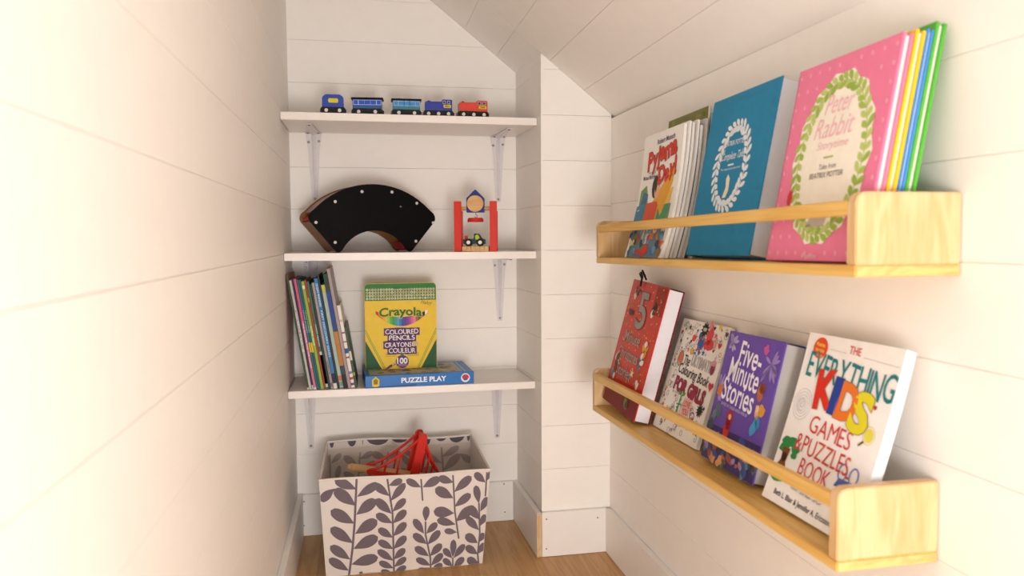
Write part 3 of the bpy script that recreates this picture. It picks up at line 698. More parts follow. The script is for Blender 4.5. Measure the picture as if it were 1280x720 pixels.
# leaf print: coordinates measured on the front panel
def fr(x, y):
    px, py = 390+x/5.565, 640+y/5.565
    top_ = 602+(588-602)*(px-398)/(613-398); bot_ = 722+(706-722)*(px-406)/(603-406)
    b = (bot_-py)/(bot_-top_)
    xl, xr = 406+(398-406)*b, 603+(613-603)*b
    return ((px-xl)/(xr-xl), b)
stems = [([(300, -225), (285, 75), (270, 250), (245, 445)], 15), ([(510, -225), (545, 0), (550, 200), (555, 445)], 13), ([(745, -230), (755, -85)], 11),
 ([(775, 60), (775, 150), (810, 320), (815, 445)], 12), ([(972, -250), (985, 0), (1012, 185)], 12), ([(1158, -60), (1165, 150), (1150, 300), (1160, 400)], 12), ([(1215, -270), (1205, -105)], 11), ([(970, 440), (970, 320)], 10)]
LV = [(300,-150,150,-210,60),(295,-40,145,-150,75),(150,-155,52,-72,58),(285,80,122,-8,75),(275,215,120,110,70),(255,330,118,235,65),(245,410,108,325,60),
(300,-100,450,-195,55),(295,20,432,-85,70),(287,150,440,55,75),(275,255,445,170,75),(260,365,445,315,72),(330,442,325,418,24),
(525,-110,415,-192,52),(540,10,428,-88,60),(545,75,430,15,55),(548,175,445,115,52),(550,255,445,200,50),(552,340,440,265,50),(553,395,450,350,45),(553,440,462,415,40),
(520,-180,615,-222,42),(530,-75,635,-200,48),(545,-5,637,-97,46),(548,75,640,-20,50),(550,165,640,65,50),(552,255,640,160,50),(553,330,632,250,46),(555,385,640,315,42),(555,430,640,380,40),
(745,-175,640,-222,46),(755,-175,880,-235,56),(775,60,782,-48,46),(765,145,692,40,50),(785,220,687,145,52),(800,310,700,240,52),(812,380,708,325,46),(815,432,722,405,40),
(780,145,858,70,46),(790,225,878,125,50),(808,310,890,220,50),(815,380,898,290,46),(815,432,895,365,46),
(975,-95,843,-165,66),(975,-200,865,-238,50),(980,8,832,-10,70),(990,85,855,50,52),(1000,140,908,128,40),(978,-135,1105,-240,56),(980,-35,1100,-122,52),(990,65,1112,-32,64),
(1158,-55,1135,-180,48),(1160,55,1085,-42,58),(1160,130,1065,35,52),(1150,220,1060,158,58),(1150,300,1062,240,52),(1160,392,1075,325,56),(1168,0,1222,-100,46),(1167,100,1208,20,42),(1155,215,1198,150,40),(1155,295,1205,220,44),
(1205,-200,1125,-262,50),(1218,-215,1243,-275,30),(970,320,975,190,42),(965,325,903,255,44),(968,385,900,330,42),(965,436,905,405,30),(975,325,1055,225,44),(975,395,1050,320,46),(975,440,1045,405,34)]
LC, LCI = '75686f', 'a3968f'
def leaf_on(P, x0, y0, x1, y1, wd, col, tf):
    b, t_ = Vector((x0, y0)), Vector((x1, y1)); d = t_-b; q = Vector((-d.y, d.x)).normalized()*wd/2; n = 11
    prof = [0]+[1.0*(math.sin(math.pi/2*min(1, i/n*1.5)))**1.1*math.sqrt(1-(i/n)**5) for i in range(1, n)]+[0]
    L = [b+d*(i/n)+q*prof[i] for i in range(n+1)]+[b+d*(i/n)-q*prof[i] for i in range(n-1, 0, -1)]
    pts = [tf(*v) for v in L]; pts = [(min(max(a, .002), .998), min(max(c, .003), .992)) for a, c in pts]
    P.poly(pts, col, 1, 'leaf_print', .9)
def stem_on(P, pts, wd, col, tf):
    S = []
    for a, b in zip(pts[:-1], pts[1:]):
        for k in range(6): S.append(Vector(a).lerp(Vector(b), k/6))
    S.append(Vector(pts[-1]))
    for a, b in zip(S[:-1], S[1:]):
        q = Vector((-(b-a).y, (b-a).x)).normalized()*wd/2
        pp = [tf(*v) for v in (a+q, b+q, b-q, a-q)]
        P.poly([(min(max(u, .002), .998), min(max(v, .003), .992)) for u, v in pp], col, 1, 'leaf_print', .9)
P = Print(lambda a, b, l: fmap(a, b, l+.0004))
for L in LV: leaf_on(P, *L[:4], L[4]*1.14, LC, fr)
for pts, wd in stems: stem_on(P, pts, wd, LC, fr)
P.build(pf)
P = Print(lambda a, b, l: bmap(a, b, l+.0042))          # reverse of the print showing inside the back panel
def ib(x, y): a, b = fr(x, y); return (1-a, b)
def ib2(x, y): a, b = fr(x, y); return (1-a, b*.90)
for L in LV: leaf_on(P, *L, LCI, ib2)
for pts, wd in stems: stem_on(P, pts, wd, LCI, ib2)
P.build(pb_)
hb_ = MB()
P = Print(lambda a, b, l: bmap(a, b, l+.0052))
P.poly([(.01, .925), (.25, .93), (.5, .93), (.75, .93), (.99, .925), (.99, .99), (.75, .99), (.5, .99), (.25, .99), (.01, .99)], 'd8cec4', 1, 'inner_hem', .9)
for a0_, a1_, hh in ((.02, .05, .9), (.14, .20, 1), (.24, .245, .9), (.27, .42, 1), (.44, .55, .6), (.67, .71, 1), (.75, .82, .5), (.84, .95, 1), (.965, .99, .95)):
    n = 8
    P.poly([(a0_, .989)]+[(a0_+(a1_-a0_)*i/n, .989-.055*hh*math.sin(math.pi*i/n)**.6) for i in range(1, n)]+[(a1_, .989)], '5f5960', 2, 'inner_hem', .9)
P.build(pb_)
for pn, fn in ((pl_, lmap), (pr_, rmap)):
    P = Print(lambda a, b, l: fn(a, b, l+.0004))
    for sx in (.2, .52, .84):
        stem_on(P, [(sx, .02), (sx+.02, .5), (sx-.01, .98)], .018, LC, lambda a, b: (a, b))
        for k in range(9):
            for s in (-1, 1):
                zb_ = .04+k*.105; leaf_on(P, sx, zb_, sx+s*.13, zb_+.075, .06, LC, lambda a, b: (a, b))
    P.build(pn)

# toy bridge
yb = -.205
O = onY(515, 596, yb)
t = thing('toy_bridge', 'red toy suspension bridge with wooden track sticking out of the basket', 'toy bridge', mat=Matrix.Translation(O) @ Matrix.Rotation(R(8), 4, 'Z') @ Matrix.Rotation(R(13.5), 4, 'Y'))
MB().box(-.172, .075, -.019, .019, .000, .011).build('wooden_track', M['toywood'], t, bevel=.0015)
MB().cyl((-.172, 0, .0002), (-.172, 0, .0108), .0085, 14).build('track_peg', M['toywood'], t)
rd = flat('cf2b20', .35)
for s in (-1, 1):
    y = s*.024
    f = MB().box(-.125, .09, y-.003, y+.003, -.002, .010).build('side_beam', rd, t, bevel=.001)
    MB().cyl((-.123, y-.0036, .005), (-.123, y+.0036, .005), .0085, 14).build('rivet', rd, f)
    def cable(x1): return [(x1*(1-u), y, .010+.112*u**1.45) for u in [i/8 for i in range(9)]]
    MB().tube(cable(-.125), .0038).build('cable', rd, t, smooth=True); MB().tube(cable(.088), .0038).build('cable', rd, t, smooth=True)
    for x in (-.085, -.05, .03, .058):
        u = 1-abs(x)/(.125 if x < 0 else .088); MB().box(x-.0025, x+.0025, y-.002, y+.002, .008, .010+.112*u**1.45).build('hanger', rd, t)
    MB().prism([(-.013, -.02), (.011, -.02), (.012, .118), (.006, .128), (-.006, .128), (-.012, .118)], y-.005, y+.005, 'y').build('tower', rd, t, bevel=.0012)
    MB().box(-.012, .010, y-.005, y+.005, -.196, -.02).build('tower_leg', rd, t, bevel=.0012)
MB().box(-.006, .006, -.019, .019, .112, .124).build('crossbar', rd, t, bevel=.001)

# ------------------------------------------------------------------ picture ledges on the right wall
TL = .0150
def ledge_frame(yend, zb):
    eu = Vector((TANR, -1, 0)).normalized(); eu = (eu+Vector((0, 0, TL))).normalized()
    en = Vector((-1, -TANR, 0)).normalized()                 # away from the wall
    ez = eu.cross(-en).normalized()
    if ez.z < 0: ez = -ez
    o = Vector((wallx(yend)-.0012, yend, zb))
    m = Matrix(((eu.x, -en.x, ez.x, o.x), (eu.y, -en.y, ez.y, o.y), (eu.z, -en.z, ez.z, o.z), (0, 0, 0, 1)))
    return m                                                  # local x along wall to the room, y into the wall, z up
LD = .138
def ledge(yend, zb, ln, ht, label):
    m = ledge_frame(yend, zb); t = thing('picture_ledge', label, 'picture ledge', mat=m, group='pine picture ledges')
    MB().box(0, ln, -LD, 0, 0, .0135).build('base_board', M['pine_u'], t, bevel=.0012)
    for x0, x1 in ((0, .0165), (ln-.0165, ln)):
        p = [(-LD, .0137), (0, .0137), (0, ht), (-LD+.012, ht), (-LD+.0035, ht-.0035), (-LD, ht-.012)]
        MB().prism(p, x0, x1, 'x').build('end_panel', M['pine_z'], t, bevel=.0012)
    MB().box(.0168, ln-.0168, -LD+.0002, -LD+.0105, ht-.0265, ht-.009).build('rail', M['pine_u'], t, bevel=.001)
    MB().box(ln+.0001, ln+.0006, -LD+.0015, -.0015, .0015, .012).build('end_grain', M['pine_d'], t)
    return m
lo = ledge(-.560, .4655, .934, .100, 'lower pine picture ledge holding red, white and purple books')
up = ledge(-.586, .8165, .928, .0965, 'upper pine picture ledge holding teal and pink books')

def book(fr_, u, off_b, off_t, wd, h, th, cover, label, hard=True, bow=0, pg='pg', back=None, roll=0, yaw=0, group=None, spine=None, rough=.3, name='picture_book', gapz=.0138, ct=.0024):
    """front cover bottom far corner at ledge coordinate u; off_b/off_t: distance of the front cover from the wall at bottom / top"""
    a = math.asin(max(-.9, min(.9, (off_b-off_t)/h)))
    loc = Matrix.Translation((u, -off_b, gapz+th*max(0, math.sin(a))+.0002)) @ Matrix.Rotation(yaw, 4, 'Z') @ Matrix.Rotation(-a, 4, 'X') @ Matrix.Rotation(roll, 4, 'Y')
    t = thing(name, label, 'book', mat=fr_ @ loc, group=group)
    def S(x, y, z): return (x, y+bow*4*(z/h)*(1-z/h), z)
    def gbox(x0, x1, y0, y1, z0, z1):
        n = 10 if bow else 1; vs = []; fs = []
        for i in range(n+1):
            z = z0+(z1-z0)*i/n; vs += [S(x, y, z) for x, y in ((x0, y0), (x1, y0), (x1, y1), (x0, y1))]
        for i in range(n):
            for k in range(4): fs.append((i*4+k, i*4+(k+1) % 4, i*4+4+(k+1) % 4, i*4+4+k))
        fs += [(3, 2, 1, 0), tuple(n*4+k for k in range(4))]
        return MB().add(vs, fs)
    c = ct if hard else .0006; ins = .003 if hard else .0003
    cm = flat(cover, rough); bv = .0007 if hard else 0
    gbox(.0006, wd, 0, c, 0, h).build('front_cover', cm, t, bevel=bv, smooth=bow != 0)
    gbox(.0006, wd, th-c, th, 0, h).build('back_cover', flat(back or cover, rough), t, bevel=bv, smooth=bow != 0)
    gbox(0, c, 0, th, 0, h).build('spine', flat(spine or cover, rough), t, bevel=bv, smooth=bow != 0)
    gbox(c+.0001, wd-ins, c+.0001, th-c-.0001, ins, h-ins).build('pages', M[pg], t, smooth=bow != 0)
    P = Print(lambda x, z, l: S(x, -l, z))
    return t, P

# ---- upper ledge ------------------------------------------------------------------
# pile of thin paperbacks, front one last placed at the front
w_, h_ = .196, .258
U0_ = .143
front_off = .122
NTH = [.0056, .0050, .0062, .0048, .0066, .0052, .0058, .0050]
names_ = ['first thin paperback directly behind the red-titled picture book', 'second thin paperback behind the red-titled picture book', 'third thin paperback behind the red-titled picture book',
          'fourth thin paperback behind the red-titled picture book', 'fifth thin paperback behind the red-titled picture book', 'tall olive green paperback rising above the paperback pile', 'last thin paperback of the pile, nearest the wall']
off = front_off
t, P = book(up, U0_, off, off-.047, w_, h_, NTH[0], 'f3f0e8', 'white paperback with big red wavy title on the upper ledge', hard=False, bow=.008, rough=.35)
off -= NTH[0]*1.05+.0012
P.text('Pyjama', .102, .207, .140, .048, 'd83a22', 5, .035, R(10), .05, jit=.3, outline='5a1a14', ow=.022, seed=4)
P.text('Day!', .137, .170, .082, .046, 'd83a22', 5, .035, R(12), .05, jit=.3, outline='5a1a14', ow=.022, seed=6)
P.text('Robert Munsch', .115, .240, .085, .010, '4a3f5a', 3, .015, R(2))
P.text('Illustrated by', .060, .178, .04, .006, '4a3f5a', 3, .0); P.text('Michael Martchenko', .055, .169, .080, .009, '4a3f5a', 3, .01)
# generic reading-child picture with school bins
P.grid(.012, .180, .0, .078, '5f7f8a', 1, 6)
P.grid(.012, .180, .078, .108, '7a9a8a', 1, 3)
P.shift(0, .028)
P.poly([(.012, .078), (.012, .115), (.04, .125), (.055, .10), (.06, .078)], '6f9a54', 1); P.poly([(.02, .085), (.05, .085), (.055, .105), (.03, .112)], '3a6a9a', 2)
P.ell(.088, .118, .017, .024, '2a1d18', 3, 14, .2); P.ell(.100, .110, .013, .016, 'e6b48a', 4); P.poly([(.075, .040), (.135, .045), (.172, .125), (.150, .142), (.120, .118), (.098, .098), (.080, .085)], 'e6a52c', 2)
P.poly([(.125, .115), (.150, .150), (.175, .150), (.168, .115)], 'e3b13a', 3); P.poly([(.12, .058), (.168, .06), (.178, .112), (.15, .105)], 'e9c05a', 3)
for i in range(26):
    rr = random.Random(i); P.ell(.085+rr.random()*.085, .055+rr.random()*.085, .004, .003, rr.choice(['c9812a', 'f0d070', 'd8702a']), 4, 7)
P.poly([(.0, .045), (.045, .048), (.05, .086), (.004, .082)], '3f86a8', 4); P.poly([(.050, .045), (.112, .047), (.118, .088), (.054, .086)], 'd8542c', 4); P.poly([(.118, .045), (.168, .047), (.172, .090), (.122, .088)], '3f9a63', 4)
for x_ in (.022, .082, .143): P.poly([(x_-.010, .066), (x_+.010, .066), (x_+.010, .074), (x_-.010, .074)], 'e6e2d2', 5)
for i in range(60):
    rr = random.Random(100+i); P.ell(rr.uniform(.006, .182), rr.uniform(-.024, .040), rr.uniform(.004, .010), rr.uniform(.005, .011), rr.choice(['3f6fae', 'd8742c', '3f8a55', 'e3b28a', '2f3f5a', 'd9c9a0', '5f9ac0', 'c2412c', '8a6a3a']), 5+i % 3, 8, rr.uniform(0, 3), wob=.25, seed=i)
P.poly([(.055, -.020), (.115, -.020), (.115, -.012), (.055, -.012)], 'd8281e', 9)
P.build(t)
covers = ['efeae2', '3a3f4a', 'e3ddd2', '2a3550', 'cfc9c0', '7a7a35', 'b9b4ae']
for i, c_ in enumerate(covers):
    hh = h_+[.004, .002, .006, -.004, .008, .034, .020][i]; tt = NTH[i+1]
    rr = random.Random(i+50)
    o_, P = book(up, U0_+.004+.0016*i, off, off-.047*hh/h_+ .0, w_+[.003, -.002, .004, .001, .004, -.012, .006][i], hh, tt, c_, names_[i], hard=False, bow=.008, group='pile of thin paperbacks on the upper ledge', rough=.4, back=['2f3a4a', 'ddd8cf', '31415f', 'c9c4ba', '3a3f45', '2b3a63', '8f8a86'][i])
    if c_ == '7a7a35':
        for k in range(14): P.ell(rr.uniform(.01, .17), rr.uniform(hh-.035, hh-.006), rr.uniform(.008, .016), rr.uniform(.004, .008), rr.choice(['8f8a3f', '5f6a2c', 'a08a4a', '4f4a2a']), 1+k % 3, 9, wob=.3, seed=k)
        P.ell(.030, hh-.030, .012, .014, '2c2418', 5)
    P.build(o_); off -= tt*1.05+.0012

# teal cloth-bound book
t, P = book(up, .400, .100, .045, .224, .280, .036, '2d87b0', 'teal hardback with white leafy oval wreath on the upper ledge', pg='pgw', rough=.7)
TW = 'e8eef0'
P.shift(-.014, .002)
def wreath(P, cx, cz, rx, rz, n, ln, wd, cols, layer=2, ring=None, jit=.35, seed=3, gap=None):
    rr = random.Random(seed)
    if ring: P.ring(cx, cz, rx, rz, .0016, ring, layer, 48)
    for i in range(n):
        a = 2*math.pi*i/n
        if gap and gap(a): continue
        x, z = cx+rx*math.cos(a), cz+rz*math.sin(a)
        tx, tz = -rx*math.sin(a), rz*math.cos(a); q = math.hypot(tx, tz); tx, tz = tx/q, tz/q
        for s in (-1, 1):
            k = .7+rr.random()*jit; dx, dz = tx*.75-s*tz*.6, tz*.75+s*tx*.6
            P.leaf((x, z), (x+dx*ln*k, z+dz*ln*k), wd, rr.choice(cols), layer+1)
wreath(P, .124, .150, .050, .068, 30, .021, .0085, [TW], 2, TW)
P.text('BEATRIX POTTER', .124, .190, .072, .0085, TW, 3, .01); P.text('The', .088, .179, .014, .009, TW, 3, 0, shear=.25)
P.text('Complete Tales', .126, .166, .078, .017, TW, 3, .005, 0, .3); P.line([(.114, .152), (.134, .152)], .003, TW, 3); P.text('The original and authorized', .124, .145, .066, .005, TW, 3, 0)
P.poly([(.114, .096), (.126, .096), (.132, .108), (.130, .128), (.122, .136), (.117, .128), (.121, .114)], 'efe3c8', 3)
for i in range(9):
    for j in range(12):
        x_, z_ = .030+i*.0235, .010+j*.0228
        if ((x_-.124)/.066)**2+((z_-.15)/.10)**2 > 1: P.leaf((x_, z_), (x_+.008, z_+.006), .003, '2a7ca4', 1); P.leaf((x_+.006, z_+.006), (x_-.001, z_+.011), .003, '2a7ca4', 1)
P.build(t)

# pink book and the three hardbacks behind it
uP = .703
t, P = book(up, uP, .118, .066, .207, .270, .014, 'ea7fa0', 'pink hardback with cream oval and green leaf wreath on the upper ledge', rough=.4, ct=.004)
P.shift(-.002, -.008)
cream = 'f5eedd'
n = 56; P.poly([(.110+(.079+.0035*math.cos(14*2*math.pi*i/n))*math.cos(2*math.pi*i/n), .142+(.112+.0035*math.cos(14*2*math.pi*i/n))*math.sin(2*math.pi*i/n)) for i in range(n)], cream, 2)
wreath(P, .110, .142, .068, .100, 44, .020, .0085, ['a9bf5a', '9ab54a', 'bccb74'], 3, 'a9bf5a')
P.text('Peter', .113, .214, .055, .026, 'f2bcc6', 5, .0, 0, .25); P.text('Rabbit', .110, .183, .078, .027, 'f2bcc6', 5, .0, 0, .25); P.text('Storytime', .112, .158, .064, .014, 'f2bcc6', 5, 0, 0, .25)
P.line([(.098, .143), (.118, .143)], .0025, 'b9bf6a', 4); P.text('Tales from', .110, .131, .036, .007, '8a8078', 5, 0); P.text('BEATRIX POTTER', .110, .120, .070, .007, '7a7068', 5, .01)
P.ell(.037, .094, .006, .011, 'cf3a3f', 6, 12); P.poly([(.085, .052), (.125, .052), (.128, .066), (.118, .084), (.104, .080), (.092, .064)], 'bdb2a6', 4); P.text('Puffin', .105, .014, .03, .007, 'f3c0cc', 3, .01)
for i in range(10):
    for j in range(12):
        x_, z_ = .010+i*.0213, .018+j*.0225
        if ((x_-.11)/.092)**2+((z_-.142)/.125)**2 > 1: P.ell(x_, z_, .0022, .0035, 'f2a3ba', 1, 7, .4)
P.build(t)
off = .118-.0156
for c_, tt, lab, wd, hh, pg in [('eebc2c', .0135, 'yellow hardback between pink and blue books', .206, .274, 'pg'), ('4a93d8', .0085, 'thin blue hardback between yellow and green books', .206, .276, 'pg'), ('57ab3d', .0150, 'bright green hardback nearest the wall behind the pink book', .206, .284, 'pg')]:
    t, P = book(up, uP+.001, off, off-.0535*hh/.276, wd, hh, tt, c_, lab, rough=.4, pg=pg, ct=tt*.34)
    off -= tt*1.03+.0010

# ---- lower ledge ------------------------------------------------------------------
t, P = book(lo, .033, .124, .052, .208, .288, .036, 'c8321f', 'thick red hardback with a silver figure 5 on the lower ledge', pg='pgw', back='7a1a18', spine='a8281c', roll=R(3.2), gapz=.0255)
P.grid(.150, .207, .225, .286, '9a2a1c', 1, 2)
P.poly([(.001, .001), (.207, .001), (.207, .040), (.12, .055), (.001, .050)], '7a1c16', 1)
rr = random.Random(12)
for i in range(120):
    x_, z_ = rr.uniform(.01, .198), rr.uniform(.06, .285); P.ell(x_, z_, .0022, .0022, rr.choice(['f0a23a', 'f3c25a', 'e8752c']), 2, 7)
P.text('5', .100, .224, .048, .078, '9a948f', 6, .02, 0, -.1, outline='5a1a14', ow=.015)
for st, zc, wd in (('Minute', .160, .092), ('Christmas', .122, .122), ('Stories', .084, .088)): P.text(st, .086, zc, wd, .025, 'b5a69c', 6, .01, 0, 0, outline='6a2018', ow=.015)
for x_, z_, c_ in ((.045, .255, 'd9cfc4'), (.040, .215, 'b06a3a'), (.158, .235, '3a2a26'), (.168, .150, 'd8a23a'), (.168, .120, '4a7a9a'), (.030, .100, 'cfc6c0'), (.030, .075, '6a84a0'), (.145, .028, '5f8a3a'), (.168, .080, 'b0542c')):
    for k in range(5):
        r2 = random.Random(int(x_*1000+z_*1e5)+k); P.ell(x_+r2.uniform(-.010, .010), z_+r2.uniform(-.014, .014), r2.uniform(.005, .010), r2.uniform(.006, .012), c_ if k < 3 else r2.choice(['efe4d8', '8a2a1c', '5a3a2a']), 3+k, 10, r2.uniform(0, 3), wob=.2, seed=k)
P.star(.135, .088, .014, 'f0d9b0', 7, 6, .3)
P.build(t)
MB().tube([(.040, .004, .292), (.036, -.004, .303), (.048, -.006, .306), (.058, -.0045, .298), (.060, -.0042, .275)], .0022).build('ribbon_bookmark', flat('17181f', .5), t, smooth=True)
MB().tube([(.044, .012, .293), (.030, .006, .307), (.042, -.002, .311), (.052, .004, .300)], .0022).build('ribbon_bookmark', flat('17181f', .5), t, smooth=True)

# white colouring book full of doodles
t, P = book(lo, .239, .084, .014, .203, .232, .008, 'f0ebe4', 'white colouring book covered in small doodles on the lower ledge', hard=False)
rr = random.Random(21)
zone = lambda x, z: not (.036 < x+.010 < .190 and .078 < z+.022 < .168)
P.shift(.010, .022)
P.text('The', .060, .128, .028, .020, '2a2622', 5, .01, R(-3), .1); P.text('ULTIMATE', .122, .130, .085, .020, 'b9b4b0', 5, .03, R(-2), outline='8a8580', ow=.015)
P.text('Colouring Book', .102, .103, .135, .026, '2a2622', 5, .01, R(-4), .1, jit=.1)
P.text('FOR GIRLS', .103, .074, .135, .026, '9a2c4a', 5, .05, R(-4), jit=.1, outline='3a1420', ow=.02)
P.text('100+ Colouring', .052, .060, .035, .006, '5a5550', 4, 0)
dcol = ['c23a3a', 'd8722c', 'e3b52c', '5f9a3f', '3a5fa8', '8a4a8a', 'd0678a', '4a4440', '3a3632']
cnt = 0
while cnt < 150:
    x_, z_ = rr.uniform(-.004, .187), rr.uniform(-.016, .204)
    if not zone(x_, z_): continue
    cnt += 1; k = rr.random(); r_ = rr.uniform(.0025, .0075)
    if k < .45: P.ring(x_, z_, r_, r_*rr.uniform(.6, 1.2), .0009, '6a645e', 2+cnt % 3, 12)
    elif k < .6: P.heart(x_, z_, r_*.9, rr.choice(dcol), 2+cnt % 3, rr.uniform(-.5, .5))
    elif k < .75: P.star(x_, z_, r_, rr.choice(dcol), 2+cnt % 3)
    elif k < .88: P.line([(x_+r_*math.cos(q)*q/6, z_+r_*math.sin(q)*q/6) for q in [i*.7 for i in range(12)]], .0009, '4a4440', 2+cnt % 3)
    else: P.ell(x_, z_, r_, r_*.7, rr.choice(dcol), 2+cnt % 3, 10, rr.uniform(0, 3))
P.star(.098, .196, .017, '201d1b', 6, 11, .6); P.text('wow', .098, .196, .014, .007, 'e9e4de', 8, .02)
P.heart(.097, .166, .014, '2f5fb0', 6); P.ring(.097, .167, .013, .012, .0022, 'c23a3a', 7, 20)
P.ell(.124, .185, .013, .017, 'd8454a', 6, wob=.15, seed=3); P.ell(.130, .168, .018, .011, 'd8454a', 6, wob=.15, seed=5); P.ell(.118, .207, .007, .010, 'e08a8a', 6); P.ell(.150, .172, .009, .012, 'e3b0a8', 6); P.ring(.150, .172, .005, .007, .0012, 'b5544a', 7, 14)
P.ell(.062, .175, .008, .007, 'd8452c', 6, wob=.2); P.ell(.086, .182, .006, .008, '3f5a9a', 6); P.heart(.172, .172, .007, 'cf2f3a', 6); P.ell(.155, .206, .006, .005, 'e6d23a', 6)
P.poly([(.020, .124), (.040, .112), (.036, .140), (.026, .146)], 'd86a5a', 6); P.ring(.029, .128, .011, .015, .002, '4f8a4a', 7, 16)
P.ell(.170, .128, .008, .013, '8a3a5a', 6); P.ell(.170, .138, .008, .006, 'd98aa0', 7); P.heart(.182, .095, .010, 'c23a4a', 6)
P.poly([(.092, .024), (.130, .026), (.132, .058), (.096, .058)], 'e6b8b0', 5); P.text('LOVE', .112, .047, .030, .012, 'c2544a', 7, .02); P.text('YOU', .112, .032, .026, .012, 'c2544a', 7, .02)
P.line([(.078, .018), (.080, .058)], .005, '4f9a4a', 6); P.leaf((.080, .058), (.095, .066), .007, '4f9a4a', 6); P.leaf((.080, .058), (.066, .066), .007, '4f9a4a', 6); P.line([(.070, .040), (.090, .042)], .003, '4f9a4a', 6)
P.star(.168, .046, .015, '262220', 6, 12, .5); P.ring(.145, .030, .009, .007, .002, '262220', 6, 16); P.star(.050, .020, .012, '3a3632', 6, 9, .35)
P.ell(.135, -.0+.014, .013, .010, 'e6c53a', 6); P.ell(.148, .012, .006, .007, 'd8542c', 7); P.ell(.112, .012, .008, .008, '6fa84a', 6)
P.build(t)

# thick purple storybook
t, P = book(lo, .502, .103, .048, .176, .224, .038, '6a4fa8', 'thick purple hardback with white storybook title on the lower ledge', pg='pgg', back='2f3f9a', spine='4a3a7a', rough=.22)
P.grid(.001, .175, .001, .060, '3a2f5f', 1, 3)
for st, zc, wd, cx_ in (('Five-', .189, .072, .088), ('Minute', .157, .098, .079), ('Stories', .123, .104, .075)):
    P.text(st, cx_, zc, wd, .0385, 'f1ebf4', 6, .010, R(-5), -.05)
P.text('OVER 50 TALES AND FABLES', .073, .098, .088, .005, 'c9bede', 5, 0, R(-3))
rr = random.Random(5)
for i in range(14):
    P.leaf((.012+rr.random()*.012, .205), (.006+rr.random()*.036, .188+rr.random()*.032), .006, 'b5a6d2', 3); P.leaf((.150, .185), (.130+rr.random()*.045, .150+rr.random()*.06), .006, '9a86c4', 3)
    P.leaf((.012, .120), (.004+rr.random()*.022, .10+rr.random()*.05), .005, 'a896cc', 3)
for x_, z_, c_ in ((.128, .206, 'c85a9a'), (.014, .120, 'c9743a'), (.140, .138, 'b5693a'), (.142, .146, '9a4a2a'), (.142, .108, 'e0b080'), (.150, .092, '3f8ac0'), (.142, .082, '4a9ad0'), (.154, .112, 'd89a3a'), (.067, .072, 'c2302c'), (.067, .082, 'b0282c'), (.065, .060, 'c2302c'), (.014, .076, '6a7a86'), (.025, .086, '5a6a76'), (.010, .060, '4a5560'), (.130, .040, '2f5a9a'), (.120, .050, '3a4a8a'), (.148, .036, 'b57a5a')):
    P.ell(x_, z_, rr.uniform(.007, .011), rr.uniform(.008, .014), c_, 4, 12, rr.uniform(-.4, .4), wob=.22, seed=int(x_*999))
P.ell(.067, .083, .0045, .005, 'e6bd96', 6); P.ell(.142, .112, .005, .006, 'efc79a', 6)
for i in range(60):
    P.ell(rr.uniform(.006, .170), rr.uniform(.004, .046), rr.uniform(.004, .010), rr.uniform(.005, .012), rr.choice(['2a2a4a', '4f6a5a', '8a4a3a', 'c98a5a', '3a4a7a', '6a3a6a', 'a85a4a', '5a7a8a', '2f3a3a', '9a7aa0']), 3+i % 4, 9, rr.uniform(0, 3), wob=.3, seed=i)
P.build(t)

# white activity book with coloured title
t, P = book(lo, .708, .105, .028, .201, .252, .015, 'f4f1ee', 'white paperback with large multicoloured kids games title on the lower ledge', hard=False, bow=.004, pg='pgw', rough=.3)
P.ell(.034, .232, .0165, .0155, 'e2502a', 3, 24)
P.text('Puzzles', .034, .237, .020, .005, 'f3d85a', 5, .02, R(-3)); P.text('for kids', .034, .229, .020, .005, 'f3d85a', 5, .02, R(-3)); P.text('all ages', .034, .221, .018, .005, 'f3d85a', 5, .02, R(-3))
P.text('THE', .110, .2375, .024, .0105, 'd84a4a', 5, .01, R(-2)); P.line([(.056, .233), (.092, .232)], .0006, 'b9b0aa', 2); P.line([(.128, .231), (.198, .228)], .0006, 'b9b0aa', 2)
P.text('EVERYTHING', .108, .203, .184, .040, '1f7f84', 6, .006, R(-3), .0, jit=.12, seed=9)
for ch, cx_, cz_, wd, ht, c_, ro in (('K', .068, .176, .034, .050, 'd8301f', 6), ('I', .094, .172, .009, .046, '24439a', -3), ('D', .121, .168, .036, .046, 'e5772a', -4), ('S', .151, .160, .032, .050, 'dfd52a', -6)):
    P.text(ch, cx_, cz_, wd, ht, c_, 9, .045, R(ro), outline='8a6a4a', ow=.012)
P.ell(.174, .172, .003, .003, 'c23a3a', 6, 8)
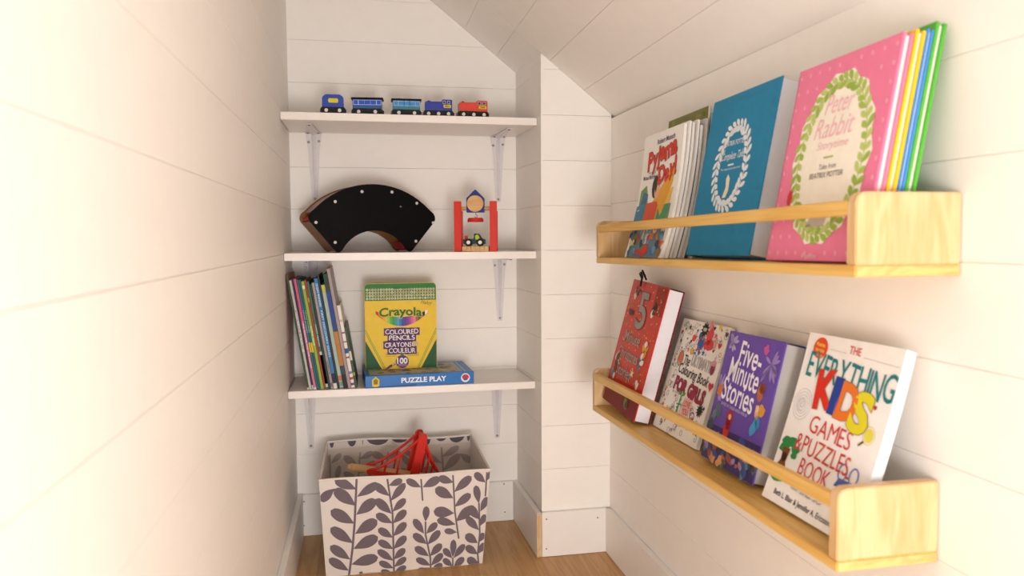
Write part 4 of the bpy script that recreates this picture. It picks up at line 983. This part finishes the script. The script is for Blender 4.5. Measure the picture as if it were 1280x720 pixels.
P.text('GAMES', .103, .123, .092, .026, 'd23a30', 6, -.004, R(-3), jit=.06, seed=2); P.text('&PUZZLES', .098, .0925, .122, .026, 'd23a30', 6, -.004, R(-3), jit=.06, seed=3); P.text('BOOK', .096, .063, .068, .025, 'd23a30', 6, -.004, R(-3), jit=.06, seed=4)
for k in range(5): P.ring(.026, .147, .004+.0042*k, .0045+.0046*k, .0007, 'b9b4bd', 2, 28)
P.line([(.025+.001*q*math.cos(q), .147+.001*q*math.sin(q)) for q in [i*.5 for i in range(24)]], .0007, 'b9b4bd', 3)
# tree, lamp bulb, spectacles, figures
for i, (x_, z_, r_) in enumerate(((.018, .088, .012), (.031, .090, .011), (.042, .081, .009), (.011, .078, .008), (.043, .073, .007))): P.ell(x_, z_, r_, r_*.75, '2f8a4a', 3, 12, wob=.2, seed=i)
P.poly([(.013, .080), (.031, .080), (.028, .060), (.034, .048), (.008, .048), (.016, .062)], '7a4a26', 4); P.ell(.022, .066, .006, .007, '3a2416', 5); P.ell(.020, .036, .017, .007, '3f9a44', 3, 14, wob=.15)
P.ell(.176, .136, .008, .009, 'e3d84a', 3); P.line([(.170, .127), (.162, .120)], .003, '6a5a2a', 4); P.ring(.176, .136, .011, .012, .0012, 'e9dc7a', 2, 10)
for x_ in (.150, .172): P.ring(x_, .080, .008, .011, .0022, '6a6fb8', 4, 16)
P.line([(.158, .076), (.164, .076)], .003, 'c2543a', 4); P.poly([(.14, .060), (.185, .060), (.180, .072), (.146, .072)], '4a6ab0', 3)
P.ell(.165, .028, .014, .011, 'b5793f', 4, 12, wob=.2); P.ell(.170, .040, .010, .008, '4a6ab0', 4, 10, wob=.2)
P.text('Hundreds of mazes and word games - and more', .092, .039, .10, .0055, '4a4540', 4, 0, R(-2)); P.text('hours - and days - of fun!', .094, .030, .070, .0055, '4a4540', 4, 0, R(-2))
P.text('Beth L. Blair & Jennifer A. Ericsson', .092, .0135, .132, .0105, '3a3632', 4, .012, R(-1))
P.build(t)
P = Print(lambda x, z, l: (x, -l, z))
